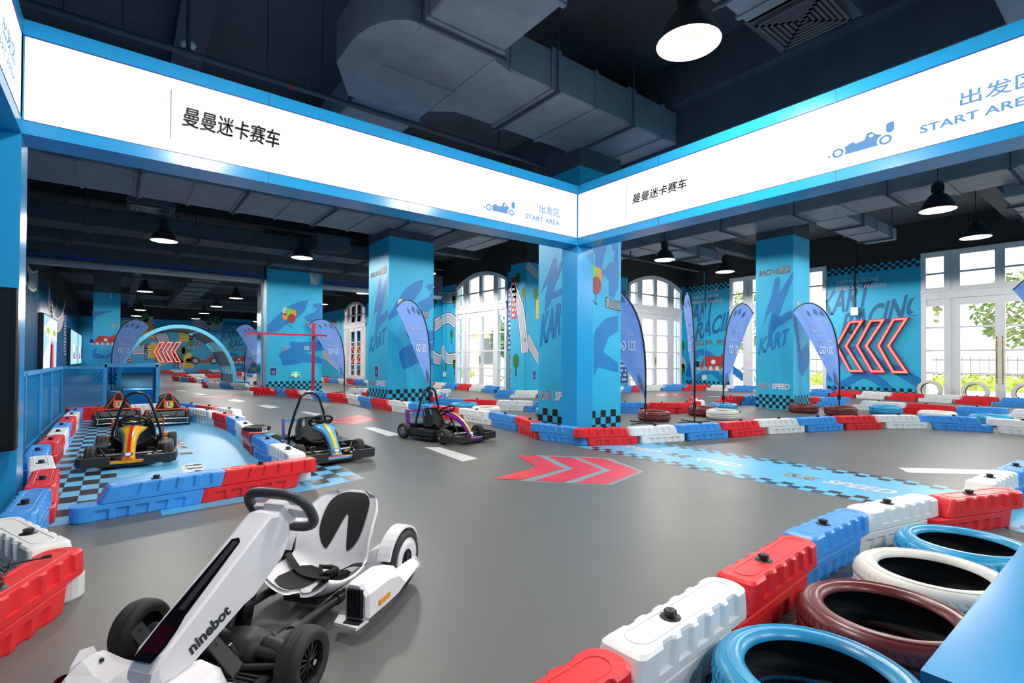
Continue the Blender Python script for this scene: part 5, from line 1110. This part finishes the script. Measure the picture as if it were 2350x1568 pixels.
# ---------------------------------------------------------------- small petrol-style karts
KBK = mat('kart gloss frame black', (18,18,20), .25, var=.05, coat=.3); SEATB = mat('kart seat black', (30,30,31), .55, var=.1, scale=20, bump=.1)
def small_kart(loc, ang, label, main, stripe, edge, wing, plate=None):
    r = empty('go_kart', (*loc,0), ang, label, 'kart')
    b = MB(); b.bbox((-.24,-.25,.05), (1.0,.25,.075), KBK, .006); b.tube([(0,-.36,.12),(0,.36,.12)], .016, STEEL); b.tube([(.94,-.38,.125),(.94,.38,.125)], .018, STEEL)
    for s_ in (-1,1): b.tube([(-.1,s_*.14,.1),(0,s_*.34,.13)], .01, BRASS); b.tube([(.0,s_*.3,.2),(-.12,s_*.2,.08)], .014, KBK); b.tube([(.25,s_*.1,.09),(.02,s_*.3,.13)], .008, CHROME); b.bbox((.02,s_*.2-.04,.08),(.1,s_*.2+.04,.18), KBK, .01)
    b.build('chassis', r)
    b = MB(); b.box((-.31,-.25,.062),(-.2,.25,.078), edge); b.box((-.315,-.25,.06),(-.305,.25,.082), main); b.build('front_floor_plate', r)
    b = MB(); b.bbox((-.36,-.28,.03),(-.31,.28,.062), KBK, .008); b.build('front_bumper_bar', r)
    for s_ in (-1,1):
        pl = [(-.37,s_*.16),(-.37,s_*.42),(-.30,s_*.48),(-.02,s_*.49),(-.02,s_*.465),(-.28,s_*.455),(-.33,s_*.41),(-.33,s_*.16)]
        b = MB(); b.loft([[(x,y,z) for x, y in pl] for z in (.045,.15)], KB); b.build('bumper_guard', r)
    for x in (0,.94):
        for s_ in (-1,1): wheel(r, x, s_*(.385 if x == 0 else .40), .118 if x == 0 else .128, .105, CHROME, spokes=5, rr=.58)
    b = MB(); path = [(-.25,.085),(-.2,.15),(-.13,.23),(-.04,.31),(.06,.37),(.16,.41),(.25,.43)]; hw = [.075,.068,.066,.072,.09,.135,.165]
    sm = smoothline(path, 4); n = len(sm); sec = []
    def cw(i): g_ = i/(n-1)*6; j = min(int(g_),5); return hw[j]*(1-g_+j)+hw[j+1]*(g_-j)
    for i, p in enumerate(sm): h = cw(i); sec.append([(p.x,-h,p.y-.02),(p.x-.004,-h*.5,p.y+.008),(p.x-.006,0,p.y+.014),(p.x-.004,h*.5,p.y+.008),(p.x,h,p.y-.02),(p.x+.006,0,p.y-.012)])
    b.loft(sec, main, True); cowl = b.build('nose_cowl', r)
    b = MB()
    for i in range(n-1):
        p, q = sm[i], sm[i+1]; b.poly([(p.x-.009,-.018,p.y+.017),(p.x-.009,.018,p.y+.017),(q.x-.009,.018,q.y+.017),(q.x-.009,-.018,q.y+.017)], stripe)
    b.build('stripe', cowl)
    b = MB(); d_ = (sm[5]-sm[1]).normalized(); q = Fr((sm[1].x-.008,0,sm[1].y+.016), (0,-1,0), (-d_.y,0,d_.x), (d_.x,0,d_.y))
    for k, m_ in enumerate((REDM,ORANGE,MAROON,ORANGE)): rect(b, q, -.06,.06, -.05+k*.012, -.044+k*.012, m_, .004)
    disc(b, q, 0, .045, .05, .03, NAVY, .005); disc(b, q, 0, .045, .032, .022, WHITE, .007); b.build('emblem', cowl)
    b = MB(); n_ = Vector((.62,0,.785)); ux = Vector((.785,0,-.62)); uy = Vector((0,1,0)); c0 = Vector((.34,0,.475)); ring = [c0+ux*(.125*math.cos(k*.2618))+uy*(.15*math.sin(k*.2618)) for k in range(24)]
    b.tube(ring, .017, KBK, 10, closed=True)
    for a in (1.5708,-1.5708,0): b.tube([c0-n_*.02, c0+ux*(.12*math.cos(a))+uy*(.145*math.sin(a))], .014, KBK)
    b.cyl(tuple(c0-n_*.03), .035, .03, KBK); b.tube([c0-n_*.02, (.06,0,.1)], .014, KBK); b.build('steering_wheel', r)
    # bucket seat with two slots
    b = MB(); prof = smoothline([(.42,.17),(.5,.12),(.62,.11),(.7,.15),(.75,.25),(.79,.36),(.83,.46),(.84,.475)], 4); n = len(prof); V = []; T = 17; hw = [.19,.21,.22,.22,.215,.205,.16,.12]
    for off in (0,-.016):
        for i, p in enumerate(prof):
            g_ = i/(n-1)*7; j = min(int(g_),6); h = hw[j]*(1-g_+j)+hw[j+1]*(g_-j); bs_ = max(0,min(1,(.45-i/(n-1))*4+.5))
            for k in range(T): t = -1+2*k/(T-1); e = abs(t)**2.5; V.append((p.x-.1*e*(1-bs_)-off*(1-bs_), t*h, p.y+.1*e*bs_+off*bs_))
    ff = []; hole = {(i,k) for i in range(int(n*.70),int(n*.86)) for k in (4,5,10,11)}
    for i in range(n-1):
        for k in range(T-1):
            if (i,k) in hole: continue
            a = i*T+k; ff += [(a,a+1,a+T+1,a+T),(n*T+a,n*T+a+T,n*T+a+T+1,n*T+a+1)]
    b.add(V, ff, SEATB, True); rim = [V[i*T] for i in range(n)]+[V[(n-1)*T+k] for k in range(1,T)]+[V[i*T+T-1] for i in range(n-2,-1,-1)]+[V[k] for k in range(T-2,0,-1)]
    b.tube(rim, .014, SEATB, 8, closed=True); b.build('seat', r)
    for s_ in (-1,1): b = MB(); b.bbox((.22,min(s_*.25,s_*.43),.07),(.78,max(s_*.25,s_*.43),.19), KBK, .02); b.bbox((.2,min(s_*.26,s_*.45),.045),(.8,max(s_*.26,s_*.45),.075), KBK, .01); b.build('side_box', r)
    b = MB(); b.bbox((.78,-.28,.08),(1.02,.28,.24), KBK, .02); b.build('rear_box', r)
    if plate is None:
        hp = [(.8,.28,.14),(.79,.265,.3),(.78,.2,.55),(.77,.14,.72)]; arc = [(.77,.14*math.cos(a),.72+.11*math.sin(a)) for a in [math.pi*k/10 for k in range(1,10)]]
        b = MB(); b.tube(hp+arc+[(x,-y,z) for x, y, z in reversed(hp)], .018, KBK, 10); b.build('roll_hoop', r)
        for s_ in (-1,1): b = MB(); b.loft([[(.92,s_*.29-.008,.17),(1.0,s_*.29-.008,.17),(1.05,s_*.29-.008,.46),(.95,s_*.29-.008,.46)],[(.92,s_*.29+.008,.17),(1.0,s_*.29+.008,.17),(1.05,s_*.29+.008,.46),(.95,s_*.29+.008,.46)]], wing[0]); b.build('wing_upright', r)
        b = MB(); b.loft([[(.97,-.282,.415),(1.04,-.282,.41),(1.04,-.282,.43),(.97,-.282,.455)],[(.97,.282,.415),(1.04,.282,.41),(1.04,.282,.43),(.97,.282,.455)]], wing[1]); b.build('wing_blade', r)
        b = MB(); b.box((1.0,-.36,.17),(1.06,.36,.23), wing[1]); b.build('rear_panel', r)
    else:
        b = MB(); hb = [[( .86+.05*k, y, z) for y, z in ((-.28,.2),(-.26,.33),(-.2,.46),(-.1,.55),(0,.575),(.1,.55),(.2,.46),(.26,.33),(.28,.2))] for k in (0,1)]; b.loft(hb, SEATB, True); b.build('seat_back', r)
        b = MB(); OR = mat('kart orange frame', (226,74,36), .35)
        arc = [(1.0,.075*math.cos(a),.53+.085*math.sin(a)) for a in [math.pi*k/8 for k in range(9)]]
        b.tube([(1.0,.26,.29)]+arc+[(1.0,-.26,.29)], .012, OR); b.tube([(1.0,.075,.53),(1.0,.075,.3)], .01, OR); b.tube([(1.0,-.075,.53),(1.0,-.075,.3)], .01, OR)
        b.tube([(.6,-.44,.28),(1.02,-.42,.3),(1.02,-.26,.31),(1.02,.26,.31),(1.02,.42,.3),(.6,.44,.28)], .012, OR); b.tube([(1.02,-.42,.3),(1.02,-.44,.17)], .012, OR); b.tube([(1.02,.42,.3),(1.02,.44,.17)], .012, OR); b.build('rear_frame', r)
        b = MB(); b.loft([[(1.015,y,z) for y, z in ((-.1,.37),(-.06,.33),(.06,.33),(.1,.37),(.09,.47),(-.09,.47))],[(1.03,y,z) for y, z in ((-.1,.37),(-.06,.33),(.06,.33),(.1,.37),(.09,.47),(-.09,.47))]], mat('plate orange', (240,110,30), .35))
        q = Fr((1.03,0,0), (0,1,0), (1,0,0)); decal(b, q, [(-.02,.335),(.06,.332),(.098,.37),(.09,.468),(.03,.42)], YEL, .001)
        text(b, q, plate, -.037,.037,.352,.452, WHITE, .002, .09); text(b, q, plate, -.026,.026,.36,.445, BLACK, .003, .03); b.build('number_plate', r)
        b = MB(); b.bbox((1.0,-.33,.17),(1.05,.33,.27), mat('kart grey box', (92,90,82), .5), .012); b.tube([(1.055,-.18,.26),(1.06,-.13,.19),(1.06,.13,.19),(1.055,.18,.26)], .01, KBK); text(b, Fr((1.052,0,0), (0,1,0), (1,0,0)), 'TMR 400', -.11,.0,.195,.212, WHITE, 0, .03); b.build('battery_box', r)
        b = MB()
        for z in (.145,.055): b.tube([(1.09,-.41,z),(1.09,.41,z)], .014, CHROME, 10)
        for y in (-.38,.38): b.tube([(1.09,y,.05),(1.09,y,.15)], .014, CHROME)
        b.bbox((1.05,-.38,.075),(1.08,.38,.13), KBK, .006); b.build('rear_bumper', r)
        for s_ in (-1,1): b = MB(); b.loft([[(.80,s_*.37,.14),(1.02,s_*.37,.14),(1.0,s_*.37,.27),(.84,s_*.37,.27)],[(.80,s_*.455,.14),(1.02,s_*.455,.14),(1.0,s_*.455,.26),(.84,s_*.455,.26)]], KB); b.build('wheel_guard', r)
    return r
KY = mat('cowl yellow', (240,180,20), .2, var=.03, coat=.5); KR = mat('cowl stripe red', (216,40,34), .2, coat=.5); KL = mat('cowl light blue', (110,184,236), .2, var=.03, coat=.5); KP = mat('cowl purple', (128,30,150), .2, var=.03, coat=.5); KYS = mat('cowl stripe yellow', (248,220,30), .2, coat=.5)
KO = mat('kart floor orange', (226,120,50), .35); KOR = mat('kart floor red', (226,84,44), .35); KPV = mat('wing violet', (110,116,206), .3); KM = mat('wing magenta', (196,80,176), .3)
small_kart((.13,7.88), math.radians(84), 'kart with yellow nose and red stripe, facing out of the kart pit', KY, KR, KO, (REDM, KY))
small_kart((2.19,6.68), math.radians(93), 'kart with light blue nose and yellow stripe beside the pit barriers', KL, KYS, KOR, (KPV, KL))
small_kart((4.38,6.98), math.radians(103), 'kart with purple nose and yellow stripe in the middle lane', KP, KYS, KL, (KP, KM))
k5 = small_kart((.78,12.7), math.radians(-90), 'black kart with orange rear frame and number 5 plate in the pit', KY, KR, KO, None, '5')
k3 = small_kart((-.02,13.3), math.radians(-88), 'black kart with number 3 plate half hidden behind the yellow nosed kart', KY, KR, KO, None, '3')
for o in (k5, k3): o.scale = (.85,.8,1.04)
